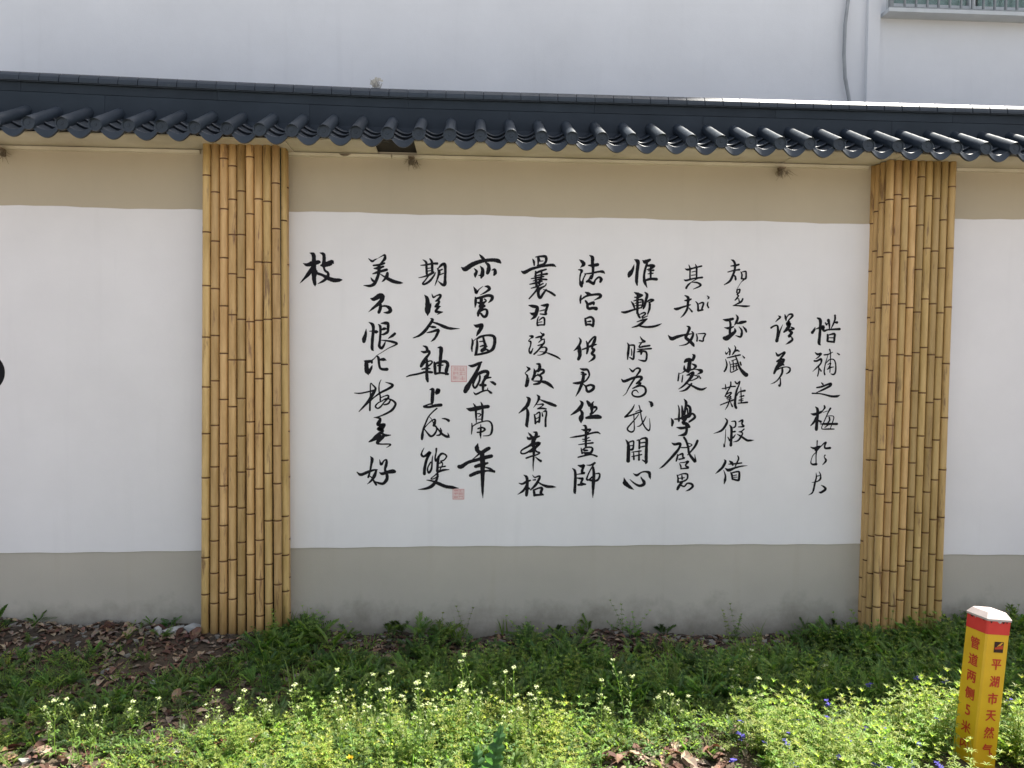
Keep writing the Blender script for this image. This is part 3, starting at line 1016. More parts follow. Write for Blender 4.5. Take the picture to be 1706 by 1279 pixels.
1130,810,22 1200,800,20 1270,765,10
1220,720,25 1235,780,15 1235,900,12 1225,1100,14
1190,820,8 1150,960,15 1130,1080,20 1140,1140,24
1150,960,10 1220,890,15 1290,890,18 1320,960,20 1320,1080,25 1290,1135,28 1240,1125,10
1180,1050,15 1240,1020,20 1290,1010,8
1190,970,10 1240,950,18 1190,1050,12
1345,780,12 1380,805,24
T 1260 610
C
1085,275,15 1110,300,28
1005,355,22 1090,340,30 1180,305,30 1240,290,38 1230,325,35 1130,380,30 1000,440,12
930,450,22 1050,455,18 1150,475,25 1250,500,35 1340,500,38 1390,480,10
C
985,675,12 1020,720,45 1020,820,45 1010,920,50 1000,1055,50
910,790,12 970,800,45 1060,770,40 1110,740,18
1000,850,35 960,930,35 905,990,12
1030,900,25 1075,925,38
1130,655,22 1140,690,30 1100,745,12
1235,700,32 1200,760,20 1160,850,15 1120,940,15 1090,1010,12 1100,1045,15 1200,1045,24 1295,1045,16
1110,770,5 1180,745,10
1180,830,10 1260,825,12 1290,850,15 1270,930,15 1230,1040,10
1215,850,25 1220,900,25 1190,940,20
1060,960,10 1150,960,35 1250,960,35 1345,960,38
1140,1020,12 1200,970,22
T 1260 710
C
1015,240,20 1010,330,14
905,345,10 960,365,35 1030,350,50 1090,325,10
985,390,40 1030,370,40
1000,410,30 995,500,15 995,630,14
985,440,12 940,490,12 915,560,10 910,610,20 940,635,30 1000,630,42
1010,400,25 1070,340,12 1130,280,20 1160,270,28 1140,320,25 1150,365,30 1230,360,38
1145,480,22 1130,510,10 1160,560,32 1150,590,30 1105,640,10
C
995,775,6 1000,850,22 975,950,30 955,1050,30 930,1110,22 870,1145,4
1045,755,8 1070,810,20 1065,880,30 1010,920,18 925,935,6
1010,830,15 1060,820,12
1080,980,8 1130,1010,30 1150,1050,42 1080,1100,34 1045,1095,12"""
PY = WALL-.0045
def spline(P, sub):
    out = []
    n = len(P)
    for i in range(n-1):
        p0 = P[max(i-1, 0)]; p1 = P[i]; p2 = P[i+1]; p3 = P[min(i+2, n-1)]
        for k in range(sub):
            t = k/sub; t2 = t*t; t3 = t2*t
            q = 0.5*((2*p1)+(-p0+p2)*t+(2*p0-5*p1+4*p2-p3)*t2+(-p0+3*p1-3*p2+p3)*t3)
            q[2] = p1[2]+(p2[2]-p1[2])*(t2*(3-2*t))
            out.append(q)
    out.append(P[-1]); return out

def stroke(mb, P, depth):
    """P: (x, z, width) in metres on the wall plane -> a flat brush mark with rounded ends"""
    S = spline([np.array(p, float) for p in P], 5)
    S = [s for i, s in enumerate(S) if i == 0 or math.hypot(s[0]-S[i-1][0], s[1]-S[i-1][1]) > 1e-6]
    n = len(S); L_ = []; R2 = []
    for i, s in enumerate(S):
        a = S[max(i-1, 0)]; c = S[min(i+1, n-1)]
        tx, tz = c[0]-a[0], c[1]-a[1]; l = math.hypot(tx, tz) or 1
        nx, nz = -tz/l, tx/l; w = max(s[2], .0008)/2
        w *= 1+.05*math.sin(i*1.7+s[0]*300)
        L_.append((s[0]+nx*w, s[1]+nz*w)); R2.append((s[0]-nx*w, s[1]-nz*w))
    def cap(s, o, c_w):
        tx, tz = s[0]-o[0], s[1]-o[1]; l = math.hypot(tx, tz) or 1; tx /= l; tz /= l
        return [(s[0]+c_w*(tx*math.cos(a)-tz*math.sin(a)), s[1]+c_w*(tz*math.cos(a)+tx*math.sin(a))) for a in (-math.pi/4, 0, math.pi/4)]
    # quads along the stroke, each end closed with a small fan; every piece faces the viewer
    v = []; f = []
    for a, c in zip(L_, R2): v += [(a[0], depth, a[1]), (c[0], depth, c[1])]
    for i in range(n-1): f.append((2*i, 2*i+1, 2*i+3, 2*i+2))
    for s, o, l_, r_ in ((S[0], S[1], 0, 1), (S[-1], S[-2], 2*n-2, 2*n-1)):
        w = max(s[2], .0008)/2*.9
        cpts = cap(s, o, w); k = len(v); v += [(x, depth, z) for x, z in cpts]
        a, bq = (r_, l_) if (l_ != 0) else (l_, r_)
        f.append((a, k, k+1, k+2, bq))
    mb.add(v, f)

chars = []
for line in INK.strip().split('\n'):
    line = line.strip()
    if not line: continue
    if line[0] == 'T': ox, oy = map(float, line.split()[1:]); continue
    if line[0] == 'C': chars.append([]); continue
    P = []
    for tok in line.split():
        x, y, w = map(float, tok.split(','))
        q = at(ox+x/10, oy+y/10, PY)
        P.append((q.x, q.z, (w+3.0)/10*PY/FPX*1.07))
    chars[-1].append(P)
for ch in chars:
    mb = MB()
    xs_ = [p[0] for s in ch for p in s]; zs_ = [p[1] for s in ch for p in s]
    cx, cz = (min(xs_)+max(xs_))/2, (min(zs_)+max(zs_))/2
    for k, s in enumerate(ch):
        if len(s) > 1: stroke(mb, [(x-cx, z-cz, w) for x, z, w in s], -.0001*k)
    me = bpy.data.meshes.new('brush_character'); me.from_pydata(mb.v, [], mb.f); me.materials.append(M['ink']); me.update()
    link('brush_character', me, pM, (cx, -.0048, cz))

def seal(x0, y0, x1, y1, cols):
    a = at(x0, y0, PY); c = at(x1, y1, PY); e = .0022
    mb = MB(); mb.box((a.x, -.0054, c.z), (c.x, -.0042, a.z), 0)
    o = mb.build('red_seal', M['sealpink'], pM)
    f = MB(); d0, d1 = -.0060, -.0055
    f.box((a.x, d0, a.z-e), (c.x, d1, a.z)); f.box((a.x, d0, c.z), (c.x, d1, c.z+e*1.3)); f.box((a.x, d0, c.z+e*1.3), (a.x+e, d1, a.z-e)); f.box((c.x-e, d0, c.z+e*1.3), (c.x, d1, a.z-e))
    r = random.Random(int(x0)); W = c.x-a.x; H = a.z-c.z
    k = 0
    for ci in range(cols):
        xa = a.x+W*(.1+.84*ci/cols); xb = a.x+W*(.1+.84*(ci+1)/cols)-W*.05
        for ri in range(3):
            za = a.z-H*(.09+.28*ri); zb = za-H*.22
            for q in range(5):
                k += 1; dd = -.00002*k
                if r.random() < .5:
                    zz = r.uniform(zb, za); f.box((xa+W*.01, d0+dd, zz-.0005), (xb, d1+dd, zz+.0006))
                else:
                    xx = r.uniform(xa, xb); f.box((xx-.0005, d0+dd, zb), (xx+.0006, d1+dd, za))
    f.build('seal_carving', M['sealred'], o)
seal(751.7, 609, 777.6, 636, 2)
seal(754.2, 814.3, 773.3, 831.6, 2)
# painted black disc on the left panel, mostly out of view
q = at(-26, 620, PY); mb = MB(); n = 40
mb.add([(q.x+.096*math.cos(2*math.pi*i/n), -.0048, q.z+.096*math.sin(2*math.pi*i/n)) for i in range(n)], [tuple(range(n))])
mb.build('black_brush_mark', M['ink'], pL)

# ------------------------------------------------------------------ tiled coping
def up_bend(x):
    """the ridge sags a little: it is higher towards the left end"""
    return .034*max(0, (-.35-x)/1.9)**1.15
roof = MB()
F = Vector((0, 3.53-WALL, 2.412)); B = Vector((0, 3.775-WALL, 2.535))
sd = (B-F).normalized(); sn = Vector((0, -sd.z, sd.y))
# board below the tiles, hidden core and plain rear slope
def loc(s, nrm): p = F+sd*s+sn*nrm; return (p.y, p.z)
SL = (B-F).length
roof.prism_x([loc(.12, -.066), loc(.12, -.056), loc(SL, -.053), loc(SL, -.066)], XL, XR)
roof.prism_x([(-.06, 2.50), (-.06, 2.66), (.28, 2.66), (.28, 2.50)], XL, XR)
roof.prism_x([(.28, 2.54), (.28, 2.60), (.55, 2.46), (.55, 2.42)], XL, XR)
rf = roof.build('tiled_roof', M['tiledark'], wall)

# cover tile (one barrel with three laps and a closed disc at the eave end)
R0 = .0270
ct = MB()
nn = 18
rows = []
laps = [(0.0, 1.06), (.085, 1.02), (.087, .985), (.165, .985), (.167, .955), (SL+.01, .955)]
def ring(s, r):
    return [Vector((r*R0*math.cos(2*math.pi*k/nn), 0, 0)) + sd*s + sn*(r*R0*math.sin(2*math.pi*k/nn)) for k in range(nn)]
v = []; f = []
for s_, r_ in laps: v += ring(s_, r_)
for i in range(len(laps)-1):
    for k in range(nn): f.append((i*nn+k, i*nn+(k+1) % nn, (i+1)*nn+(k+1) % nn, (i+1)*nn+k))
ct.add(v, f, 0, True)
# disc is upright, facing outwards
v = []; f = []
def dring(r, y): return [(r*R0*math.cos(2*math.pi*k/nn), y, r*R0*math.sin(2*math.pi*k/nn)) for k in range(nn)]
for r, y in ((1.10, .012), (1.10, -.004), (.86, -.004), (.82, .0), (.30, .0), (.24, -.002)): v += dring(r, y)
for i in range(5):
    for k in range(nn): f.append((i*nn+k, i*nn+(k+1) % nn, (i+1)*nn+(k+1) % nn, (i+1)*nn+k))
f.append(tuple(5*nn+k for k in range(nn)))
ct.add(v, f, 0, False)
cover_me = ct.mesh('cover_tile', M['tile'])

SP = .14095
X0T = -1.9475
# pan tile: shallow trough, one lap each
def pan_mesh():
    mb = MB(); nu = 12; th = .006
    for (s0, s1, lift) in ((0.0, .095, .011), (.088, .183, .011), (.176, SL, .010)):
        v = []; f = []
        for i in range(nu+1):
            u = -1+2*i/nu; x = u*SP*.5
            d = -.038*math.cos(u*math.pi*.5) - .004
            for s, n_ in ((s0, d+lift), (s0, d-.003), (s1, d-.002), (s1, d-.002-th)):
                p = sd*s+sn*n_
                v.append((x, p.y, p.z))
        for i in range(nu):
            a = 4*i; c = a+4
            f += [(a, c, c+2, a+2), (a, a+1, c+1, c), (a+1, a+3, c+3, c+1), (a+2, c+2, c+3, a+3)]
        mb.add(v, f, 0, False)
        bead = []
        for i in range(nu+1):
            u = -1+2*i/nu; d = -.038*math.cos(u*math.pi*.5) - .004; p = sd*(s0+.001)+sn*(d+lift-.002); bead.append((u*SP*.5, p.y, p.z))
        mb.tube(bead, .0045, 6, smooth=True)
    return mb.mesh('pan_tile', M['tile'])
pan_me = pan_mesh()
# drip tile: hanging tongue below the trough
dt = MB(); nu = 14; v = []; f = []
for i in range(nu+1):
    u = -1+2*i/nu; x = u*SP*.46
    ztop = -.036*math.cos(u*.92*math.pi*.5) + .008
    zbot = ztop-.010 - .023*(1-abs(u)**2.1)
    for y, z in ((-.004, ztop), (-.012, zbot), (.001, zbot), (.006, ztop)): v.append((x, y, z))
for i in range(nu):
    a = 4*i; c = a+4
    for k in range(4): f.append((a+k, c+k, c+(k+1) % 4, a+(k+1) % 4))
f += [(0, 1, 2, 3), (4*nu+3, 4*nu+2, 4*nu+1, 4*nu)]
dt.add(v, f, 0, False)
drip_me = dt.mesh('drip_tile', M['tile'])
SPN = lambda i: X0T + i*SP + .012*math.sin((i-3)*.19)
for i in range(-14, 48):
    x = SPN(i)
    if x < XL+.05 or x > XR-.05: continue
    dz = up_bend(x)*.25+rng.uniform(-.0012, .0012)
    link('cover_tile', cover_me, rf, (x, F.y, F.z+dz), (0, rng.uniform(-.02, .02), rng.uniform(-.008, .008)))
    xm = (x+SPN(i+1))/2
    link('pan_tile', pan_me, rf, (xm, F.y+.006, F.z+dz))
    link('drip_tile', drip_me, rf, (xm, F.y+.0165, F.z+dz), (rng.uniform(-.02, .02), 0, 0))

# ridge: upright boards and the rounded cap, in lengths of 0.95 m
def bent(name, prof, x0, x1, mat, parent, step=.08, gro=None):
    n = max(2, int(round((x1-x0)/step))); mb = MB(); k = len(prof)
    V = []; xs2 = [x0+(x1-x0)*i/n for i in range(n+1)]
    secs = []
    if gro:
        for i, x in enumerate(xs2):
            if 0 < i < n: secs += [(x-.0022, 1), (x-.0008, gro), (x+.0008, gro), (x+.0022, 1)]
            else: secs.append((x, 1))
    else: secs = [(x, 1) for x in xs2]
    cy = sum(p[0] for p in prof)/k; cz_ = sum(p[1] for p in prof)/k
    for x, g_ in secs:
        for y, z in prof: V.append((x, cy+(y-cy)*g_, cz_+(z-cz_)*g_+up_bend(x)))
    f = []
    for i in range(len(secs)-1):
        for j in range(k): f.append((i*k+j, i*k+(j+1) % k, (i+1)*k+(j+1) % k, (i+1)*k+j))
    f += [tuple(reversed(range(k))), tuple((len(secs)-1)*k+j for j in range(k))]
    mb.add(V, f, 0, False)
    return mb.build(name, mat, parent)
yb = 3.775-WALL
edges = []
e0 = at(1295, 170, 3.76).x
for k in range(-7, 6): edges.append(e0+k*.905)
edges = [XL]+[e for e in edges if XL+.1 < e < XR-.1]+[XR]
capz = 2.662
arc = [(yb+.10-.118*math.cos(a)*1.0, capz+.034*math.sin(a)) for a in [math.pi*k/12 for k in range(0, 13)]]
cap_prof = [(yb-.018, capz-.012)] + [(yb+.10-.118*math.cos(a), capz-.002+.036*min(1, math.sin(a)*1.6)) for a in [math.pi*k/14 for k in range(15)]] + [(yb+.218, capz-.012)]
for a, c in zip(edges[:-1], edges[1:]):
    bent('ridge_cap', cap_prof, a+.001, c-.001, M['tile'], rf, step=.09, gro=.965)
    bent('ridge_lip', [(yb-.012, capz-.016), (yb-.012, capz-.0125), (yb+.21, capz-.0125), (yb+.21, capz-.016)], a+.0005, c-.0005, M['tile'], rf, step=.1)
for a, c in zip(edges[:-1], edges[1:]):
    bent('upper_ridge_board', [(yb, 2.604), (yb, 2.6455), (yb+.02, 2.6455), (yb+.02, 2.604)], a+.0007, c-.0007, M['tiledark'], rf)
e2 = [XL]+[x for x in [at(1171, 200, 3.77).x+k*.955 for k in range(-6, 6)] if XL+.1 < x < XR-.1]+[XR]
for a, c in zip(e2[:-1], e2[1:]):
    bent('lower_ridge_board', [(yb-.022, 2.468), (yb-.010, 2.505), (yb-.006, 2.600), (yb+.02, 2.600), (yb+.02, 2.468)], a+.0007, c-.0007, M['tiledark'], rf)

# ---- soffit boards (one short length is missing) and the thin moulding under them
sz = 2.398
def soffit(px0, px1, dz=0):
    x0 = XL if px0 is None else at(px0, 250, 3.7).x
    x1 = XR if px1 is None else at(px1, 250, 3.7).x
    m_ = MB(); m_.prism_x([(3.612-WALL, sz-dz), (3.612-WALL, sz+.006-dz), (-.0005, sz+.006-dz), (-.0005, sz-dz)], x0+.0006, x1-.0006)
    m_.build('soffit_board', M['cream'], wall)
soffit(None, 338); soffit(338, 480, .004); soffit(480, 625); soffit(692, 1258); soffit(1258, 1322, -.003); soffit(1322, 1495); soffit(1495, None, .003)
m_ = MB(); m_.box((XL, -.205, 2.408), (XR, -.001, 2.412)); m_.build('gap_shade_sheet', M['gap'], wall)  # dark sheet standing in for the shade where the eave is open
def mould(px0, px1, z=2.375):
    x0 = XL if px0 is None else at(px0, 262, WALL).x; x1 = XR if px1 is None else at(px1, 262, WALL).x
    m_ = MB(); m_.prism_x([(-.0, z), (-.012, z+.004), (-.016, z+.018), (0, z+.0225)], x0, x1); m_.build('wall_moulding', M['cream'], wall)
mould(None, 334); mould(480, 652); mould(654, 1446); mould(1592, None)

# ------------------------------------------------------------------ bamboo pillars
def pole_mesh(top, bot, r0, r1, nodes):
    """nodes: list of z; top/bot Vectors"""
    mb = MB(); n = 12; L_ = (top-bot).length; d = (top-bot)/L_
    sec = [(0, 1.0, 0)]
    for z in sorted(nodes):
        t = (z-bot.z)/(top.z-bot.z)*L_
        if t < .02 or t > L_-.02: continue
        sec += [(t-.014, 1.0, 0), (t-.0045, 1.05, 0), (t-.0038, 1.035, 1), (t+.0030, 1.035, 1), (t+.0036, 1.065, 0), (t+.012, 1.0, 0)]
    sec.append((L_, 1.0, 0))
    u = Vector((1, 0, 0)); u = (u-d*u.dot(d)).normalized(); w = d.cross(u)
    V = []
    for t, k, m_ in sec:
        r = (r1+(r0-r1)*t/L_)*k
        for j in range(n):
            a = 2*math.pi*j/n; V.append(bot+d*t+(u*math.cos(a)+w*math.sin(a))*r)
    for i in range(len(sec)-1):
        mi = 1 if (sec[i][2] == 1 and sec[i+1][2] == 1) else 0
        mb.f += [] ; base = i*n
        for j in range(n):
            mb.f.append((base+j, base+(j+1) % n, base+n+(j+1) % n, base+n+j)); mb.m.append(mi); mb.sm.append(True)
    mb.v = [tuple(p) for p in V]
    L2 = (len(sec)-1)*n
    mb.f.append(tuple(reversed(range(n)))); mb.m.append(0); mb.sm.append(False)
    mb.f.append(tuple(L2+j for j in range(n))); mb.m.append(1); mb.sm.append(False)
    return mb

def pillar(label, front, side, yf, base_z, tap=.95, r_=.0199):
    """front/side: (px_top, py_top, px_bottom, py_bottom, [node y px], depth)"""
    xs3 = [at(p[0], p[1], p[5]).x for p in front+side] + [at(p[2], p[3], p[5]).x for p in front+side]
    root = empty('bamboo_pillar', ((min(xs3)+max(xs3))/2, yf, base_z))
    tag(root, label, 'bamboo pillar', 'bamboo-clad pillars on the garden wall')
    org = root.location.copy()
    for (xt, yt, xb_, yb_, ny, dep) in front+side:
        t = at(xt, yt, dep); bt = at(xb_, yb_, dep)
        t.z = 2.394; bt.z = base_z-.04
        # keep the pole's straight line through both seen points
        T = at(xt, yt, dep); Bp = at(xb_, yb_, dep); dx = (T.x-Bp.x)/(T.z-Bp.z)
        t.x = T.x+dx*(2.394-T.z); bt.x = Bp.x+dx*(bt.z-Bp.z)
        nz = []
        for y in ny:
            k = (y-yt)/(yb_-yt); nz.append(at(xt+(xb_-xt)*k, y, dep).z)
        if len(nz) > 1:
            last = min(nz); st = .19
            while last-st > base_z+.03: last -= st; nz.append(last); st *= .93
        r = r_*rng.uniform(.965, 1.03)
        mb = pole_mesh(t-org, bt-org, r, r*tap, nz)
        mb.build('bamboo_pole', [M['bamboo'], M['node']], root)
    return root, org

A = lambda l1, l2, s1, s2, o1, o2: [o1+y/s1 for y in l1]+[o2+y/s2 for y in l2 if o2+y/s2 > (o1+(l1[-1] if l1 else 0)/s1)+12]
a1 = lambda l1, l2: A(l1, l2, 3.047, 2.907, 230, 630)
a2 = lambda l1, l2: A(l1, l2, 3.122, 2.972, 250, 650)
DL = 3.726
LN = [a1([240, 527, 798, 1058], [87, 312, 525, 724, 910, 1088]), a1([75, 325, 573, 813, 1050], [57, 272, 472, 662, 829, 985, 1130]),
      a1([155, 410, 657, 900, 1140], [147, 360, 564, 755, 928, 1080]), a1([193, 362, 540, 738, 945, 1173], [182, 420, 665, 920]),
      a1([90, 320, 540, 757, 968, 1173], [142, 323, 497, 670, 836, 995]), a1([147, 435, 715, 980, 1235], [255, 483, 700, 895]),
      a1([360, 678, 973, 1268], [47, 312, 578, 825]), a1([372, 680, 968, 1243], [22, 268, 503, 732, 942]),
      a1([280, 510, 740, 963, 1190], [175, 371, 553, 732, 892, 1040])]
front = []
for i in range(9):
    xt = 338+ (466.5-338)*(i+.5)/9; xb_ = 334.5+(471-334.5)*(i+.5)/9
    front.append((xt, 262, xb_, 1040, LN[i], DL))
side = [(470.5, 262, 475.5, 1040, a1([468, 957, 1195], [210, 440, 710]), DL+.045), (474.0, 262, 478.0, 1040, a1([300, 690], [300, 520, 820]), DL+.088)]
PL, oL = pillar('bamboo-clad pillar left of the calligraphy, nine poles wide', front, side, DL, .045, .96)
RN = [a2([222, 497, 768, 1033], [33, 258, 477, 681, 866, 1035]), a2([197, 460, 712, 948, 1172], [137, 331, 518, 686, 855, 1014]),
      a2([217, 488, 763, 1027], [22, 250, 470, 672, 860, 1030]), a2([257, 520, 783, 1033], [245, 447, 650, 832, 1000]),
      a2([105, 355, 585, 806, 1016, 1215], [150, 323, 490, 655, 808, 955]), a2([203, 475, 738, 990, 1225], [190, 386, 570, 742, 900, 1040]),
      a2([217, 490, 763, 1027], [25, 248, 467, 668, 856, 1025]), a2([328, 578, 810, 1040, 1258], [210, 407, 603, 774, 935, 1080]),
      a2([155, 475, 780, 1073], [100, 357, 592, 803, 1003])]
front = []
for i in range(9):
    xt = 1477+(1593-1477)*(i+.5)/9; xb_ = 1452.5+(1567-1452.5)*(i+.5)/9
    front.append((xt, 278, xb_, 1050, RN[i], DL))
side = [(1472.5, 278, 1447.5, 1050, a2([238, 520, 785], [95, 310, 433, 685]), DL+.045), (1464.5, 278, 1440, 1050, a2([285, 490, 712, 860, 1110], [310, 575, 805]), DL+.086)]
side.append((1457.5, 278, 1434.5, 1050, a2([348, 595, 836, 1105], [470, 710]), DL+.112))
PR, oR = pillar('bamboo-clad pillar right of the calligraphy, beside the yellow marker post', front, side, DL, -.035, .99, .0184)
for root, org, x0, x1 in ((PL, oL, at(341, 600, DL+.02).x, at(468, 600, DL+.02).x), (PR, oR, at(1472, 600, DL+.02).x, at(1573, 600, DL+.02).x)):
    dx = -.055 if root is PR else 0
    mb = MB()
    za, zb = -.12-org.z, 2.39-org.z
    tw = .032 if root is PR else 0
    mb.add([(x0-org.x-tw, .018, za), (x1-org.x-tw, .018, za), (x1-org.x-tw, .113, za), (x0-org.x-tw, .113, za),
            (x0-org.x+tw, .018, zb), (x1-org.x+tw, .018, zb), (x1-org.x+tw, .113, zb), (x0-org.x+tw, .113, zb)],
           [(0, 3, 2, 1), (4, 5, 6, 7), (0, 1, 5, 4), (1, 2, 6, 5), (2, 3, 7, 6), (3, 0, 4, 7)])
    mb.build('pillar_core', M['core'], root)

# ------------------------------------------------------------------ small things on the wall and roof
def strands(mb, c, n, L_, spread, r, seed, down=True, mi=0):
    rr = random.Random(seed)
    for k in range(n):
        p = Vector(c)+Vector((rr.uniform(-spread, spread), rr.uniform(-.012, .012), rr.uniform(-.01, .01)))
        d = Vector((rr.uniform(-.6, .6), rr.uniform(-.5, .1), (-1 if down else 1)*rr.uniform(.3, 1))).normalized()
        pts = [p]; l = L_*rr.uniform(.35, 1)
        for j in range(3):
            d = (d+Vector((rr.uniform(-.5, .5), rr.uniform(-.3, .3), rr.uniform(-.35, .35)))).normalized(); pts.append(pts[-1]+d*l/3)
        mb.tube(pts, [r, r*.9, r*.7, r*.4], 4, mi, caps=False)
def bracket(px, py, label, seed):
    c = at(px, py, WALL-.02)
    root = empty('wall_bracket', c); tag(root, label, 'bracket')
    mb = MB(); mb.box((-.009, .004, -.014), (.009, .019, .018)); mb.box((-.016, -.03, .012), (.014, .004, .018))
    mb.tube([(-.012, -.012, .0), (-.012, -.012, -.016)], .004, 8)
    mb.build('plate', M['metal'], root)
    s_ = MB(); strands(s_, (0, -.02, .0), 30, .06, .03, .0013, seed); s_.build('frayed_straw', M['twig'], root)
bracket(686, 268, 'small rusty bracket with frayed straw under the gap in the soffit', 3)
bracket(1301, 286, 'small rusty bracket with frayed straw near the right bamboo pillar', 5)
bracket(3, 254, 'small rusty bracket under the soffit of the leftmost panel', 8)
c = at(627, 140, 3.80); root = empty('straw_tuft', c-Vector((0, 0, .02))); tag(root, 'dry whitish straw tuft caught on top of the roof ridge', 'straw tuft')
s_ = MB(); strands(s_, (0, 0, 0), 40, .045, .018, .0011, 12, down=False)
s_.build('dry_stems', M['stone'], root)
s2 = MB(); rr = random.Random(4)
for k in range(16):
    p = Vector((rr.uniform(-.028, .03), rr.uniform(-.01, .01), rr.uniform(.01, .045))); a = rr.uniform(0, 3); w = rr.uniform(.005, .010)
    s2.add([p+Vector((-w, 0, -w*.6)), p+Vector((w, .003, -w*.4)), p+Vector((w*.8, 0, w)), p+Vector((-w*.7, -.003, w*.8))], [(0, 1, 2, 3)])
s2.build('seed_fluff', M['stone'], root)
# a curled flake hanging from the soffit
c = at(575, 257, WALL-.05); fl = MB(); fl.add([(-.03, 0, .004), (.03, 0, .004), (.014, -.01, -.008), (-.004, -.016, -.014), (-.02, -.006, -.006)], [(0, 1, 2), (0, 2, 3), (0, 3, 4)])
tag(fl.build('peeling_flake', M['twig'], None, loc=c), 'dark peeling flake hanging under the soffit above the calligraphy', 'flake')

# slate shard leaning on the wall foot
c = at(932, 1062, 3.77); sh = MB()
pr = [(-.045, -.03), (.035, -.03), (.050, .012), (.040, .034), (.012, .030), (-.004, .042), (-.020, .036), (-.038, .010)]
k = len(pr)
v = [(x, -.005+z*.1, z) for x, z in pr]+[(x, .006+z*.1, z) for x, z in pr]
sh.add(v, [tuple(range(k)), tuple(reversed(range(k, 2*k)))]+[(i, i+k, (i+1) % k+k, (i+1) % k) for i in range(k)])
o = sh.build('roof_tile_shard', M['shard'], loc=c, rot=(.25, 0, .1)); tag(o, 'dark broken tile shard propped against the foot of the wall', 'tile shard')

def rock(seed, s):
    r = random.Random(seed); bm = bmesh.new(); bmesh.ops.create_icosphere(bm, subdivisions=1, radius=1)
    for v_ in bm.verts:
        k = 1+r.uniform(-.25, .2); v_.co = Vector((v_.co.x*s[0]*k, v_.co.y*s[1]*k, v_.co.z*s[2]*k))
    me = bpy.data.meshes.new('stone'); bm.to_mesh(me); bm.free(); me.materials.append(M['stone']); return me
for i, (px, py, s_, lab) in enumerate([(322, 1047, (.05, .03, .03), 'pale rubble stone at the foot of the left bamboo pillar'),
        (290, 1050, (.065, .04, .022), 'flat grey rubble slab lying in dead leaves left of the bamboo pillar'),
        (264, 1050, (.022, .02, .03), 'small upright grey stone in the leaf litter by the wall'),
        (255, 1140, (.028, .02, .018), 'small pale stone among the weeds in front of the left panel'),
        (415, 1238, (.045, .03, .025), 'pale stone lying in sunlit weeds below the left bamboo pillar'),
        (1311, 1112, (.022, .015, .010), 'small white chip on the soil left of the right bamboo pillar'),
        (1700, 1072, (.06, .04, .02), 'pale flat stone behind the yellow marker post')]):
    Y = 1.40*FPX/(py-597)
    for _ in range(6):
        q = at(px, py, Y); g_ = float(gh(np.array(q.x), np.array(Y)))
        Y = min(3.80, Y*(1+(q.z-g_-s_[2]*.5)/ (1.4)*1.0))
    q = at(px, py, Y); q.z = float(gh(np.array(q.x), np.array(Y)))+s_[2]*.5
    tag(link('stone', rock(i+3, s_), None, q, (0, 0, i)), lab, 'stone')

# ------------------------------------------------------------------ yellow marker post
PW, PD = .0475, .0475
post = empty('marker_post', (1.757, 2.55, -.05))
tag(post, 'yellow square pipeline marker post with red band, white cap and red lettering', 'marker post')
post.rotation_euler = (rad(-1.5), rad(6.6), rad(7.8))
ch = .005
def bev_sq(w, c): return [(-w+c, -w), (w-c, -w), (w, -w+c), (w, w-c), (w-c, w), (-w+c, w), (-w, w-c), (-w, -w+c)]
def loft(mb, secs, mi=0):
    v = []; f = []; k = 8
    for w, z, c in secs: v += [(x, y, z) for x, y in bev_sq(w, c)]
    for i in range(len(secs)-1):
        for j in range(k): f.append((i*k+j, i*k+(j+1) % k, (i+1)*k+(j+1) % k, (i+1)*k+j))
    f += [tuple(reversed(range(k))), tuple((len(secs)-1)*k+j for j in range(k))]
    mb.add(v, f, mi)
H0 = .567
p_ = MB(); loft(p_, [(PW, -.3, ch), (PW, H0-.05, ch)]); p_.build('shaft', M['yellow'], post)
p_ = MB(); loft(p_, [(PW+.0008, H0-.0495, ch), (PW+.0008, H0-.004, ch)]); p_.build('red_band', M['red'], post)
p_ = MB(); loft(p_, [(PW+.003, H0-.0035, ch), (PW+.003, H0+.003, ch), (PW*.80, H0+.022, ch), (PW*.74, H0+.024, ch)]); p_.build('cap', M['capwhite'], post)
def text_mesh(ch_, size):
    c_ = bpy.data.curves.new('t', 'FONT'); c_.body = ch_; c_.size = size; c_.align_x = 'CENTER'; c_.align_y = 'CENTER'; c_.offset = 0; c_.extrude = 0
    o_ = bpy.data.objects.new('t', c_); COL.objects.link(o_)
    dg = bpy.context.evaluated_depsgraph_get(); dg.update()
    me = bpy.data.meshes.new_from_object(o_.evaluated_get(dg), depsgraph=dg)
    bpy.data.objects.remove(o_); bpy.data.curves.remove(c_)
    n_ = len(me.vertices); co = np.empty(n_*3); me.vertices.foreach_get('co', co); co = co.reshape(-1, 3)
    cc = (co.min(0)+co.max(0))/2; co -= cc; me.vertices.foreach_set('co', co.reshape(-1))
    F_ = [tuple(p.vertices) for p in me.polygons]; V_ = []; G_ = []
    for q_, (dx, dy) in enumerate(((-.0011, 0), (.0011, 0), (0, -.0008), (0, .0008))):
        V_ += [(p[0]+dx, p[1]+dy, q_*.00004) for p in co]; G_ += [tuple(i+q_*n_ for i in f_) for f_ in F_]
    bpy.data.meshes.remove(me); me = bpy.data.meshes.new('lettering'); me.from_pydata(V_, [], G_); me.materials.append(M['redtext'])
    return me
for i, c_ in enumerate('管道两侧5米内'):
    o = link('red_letter', text_mesh(c_, .043 if c_ != '5' else .050), post, (-PW-.0012, -.004, H0-.094-i*.0585)); o.rotation_euler = (rad(90), 0, rad(-90))
for i, c_ in enumerate('平湖市天然气'):
    o = link('red_letter', text_mesh(c_, .042), post, (.004, -PW-.0012, H0-.152-i*.0585)); o.rotation_euler = (rad(90), 0, 0)
mb = MB(); rc = random.Random(9)
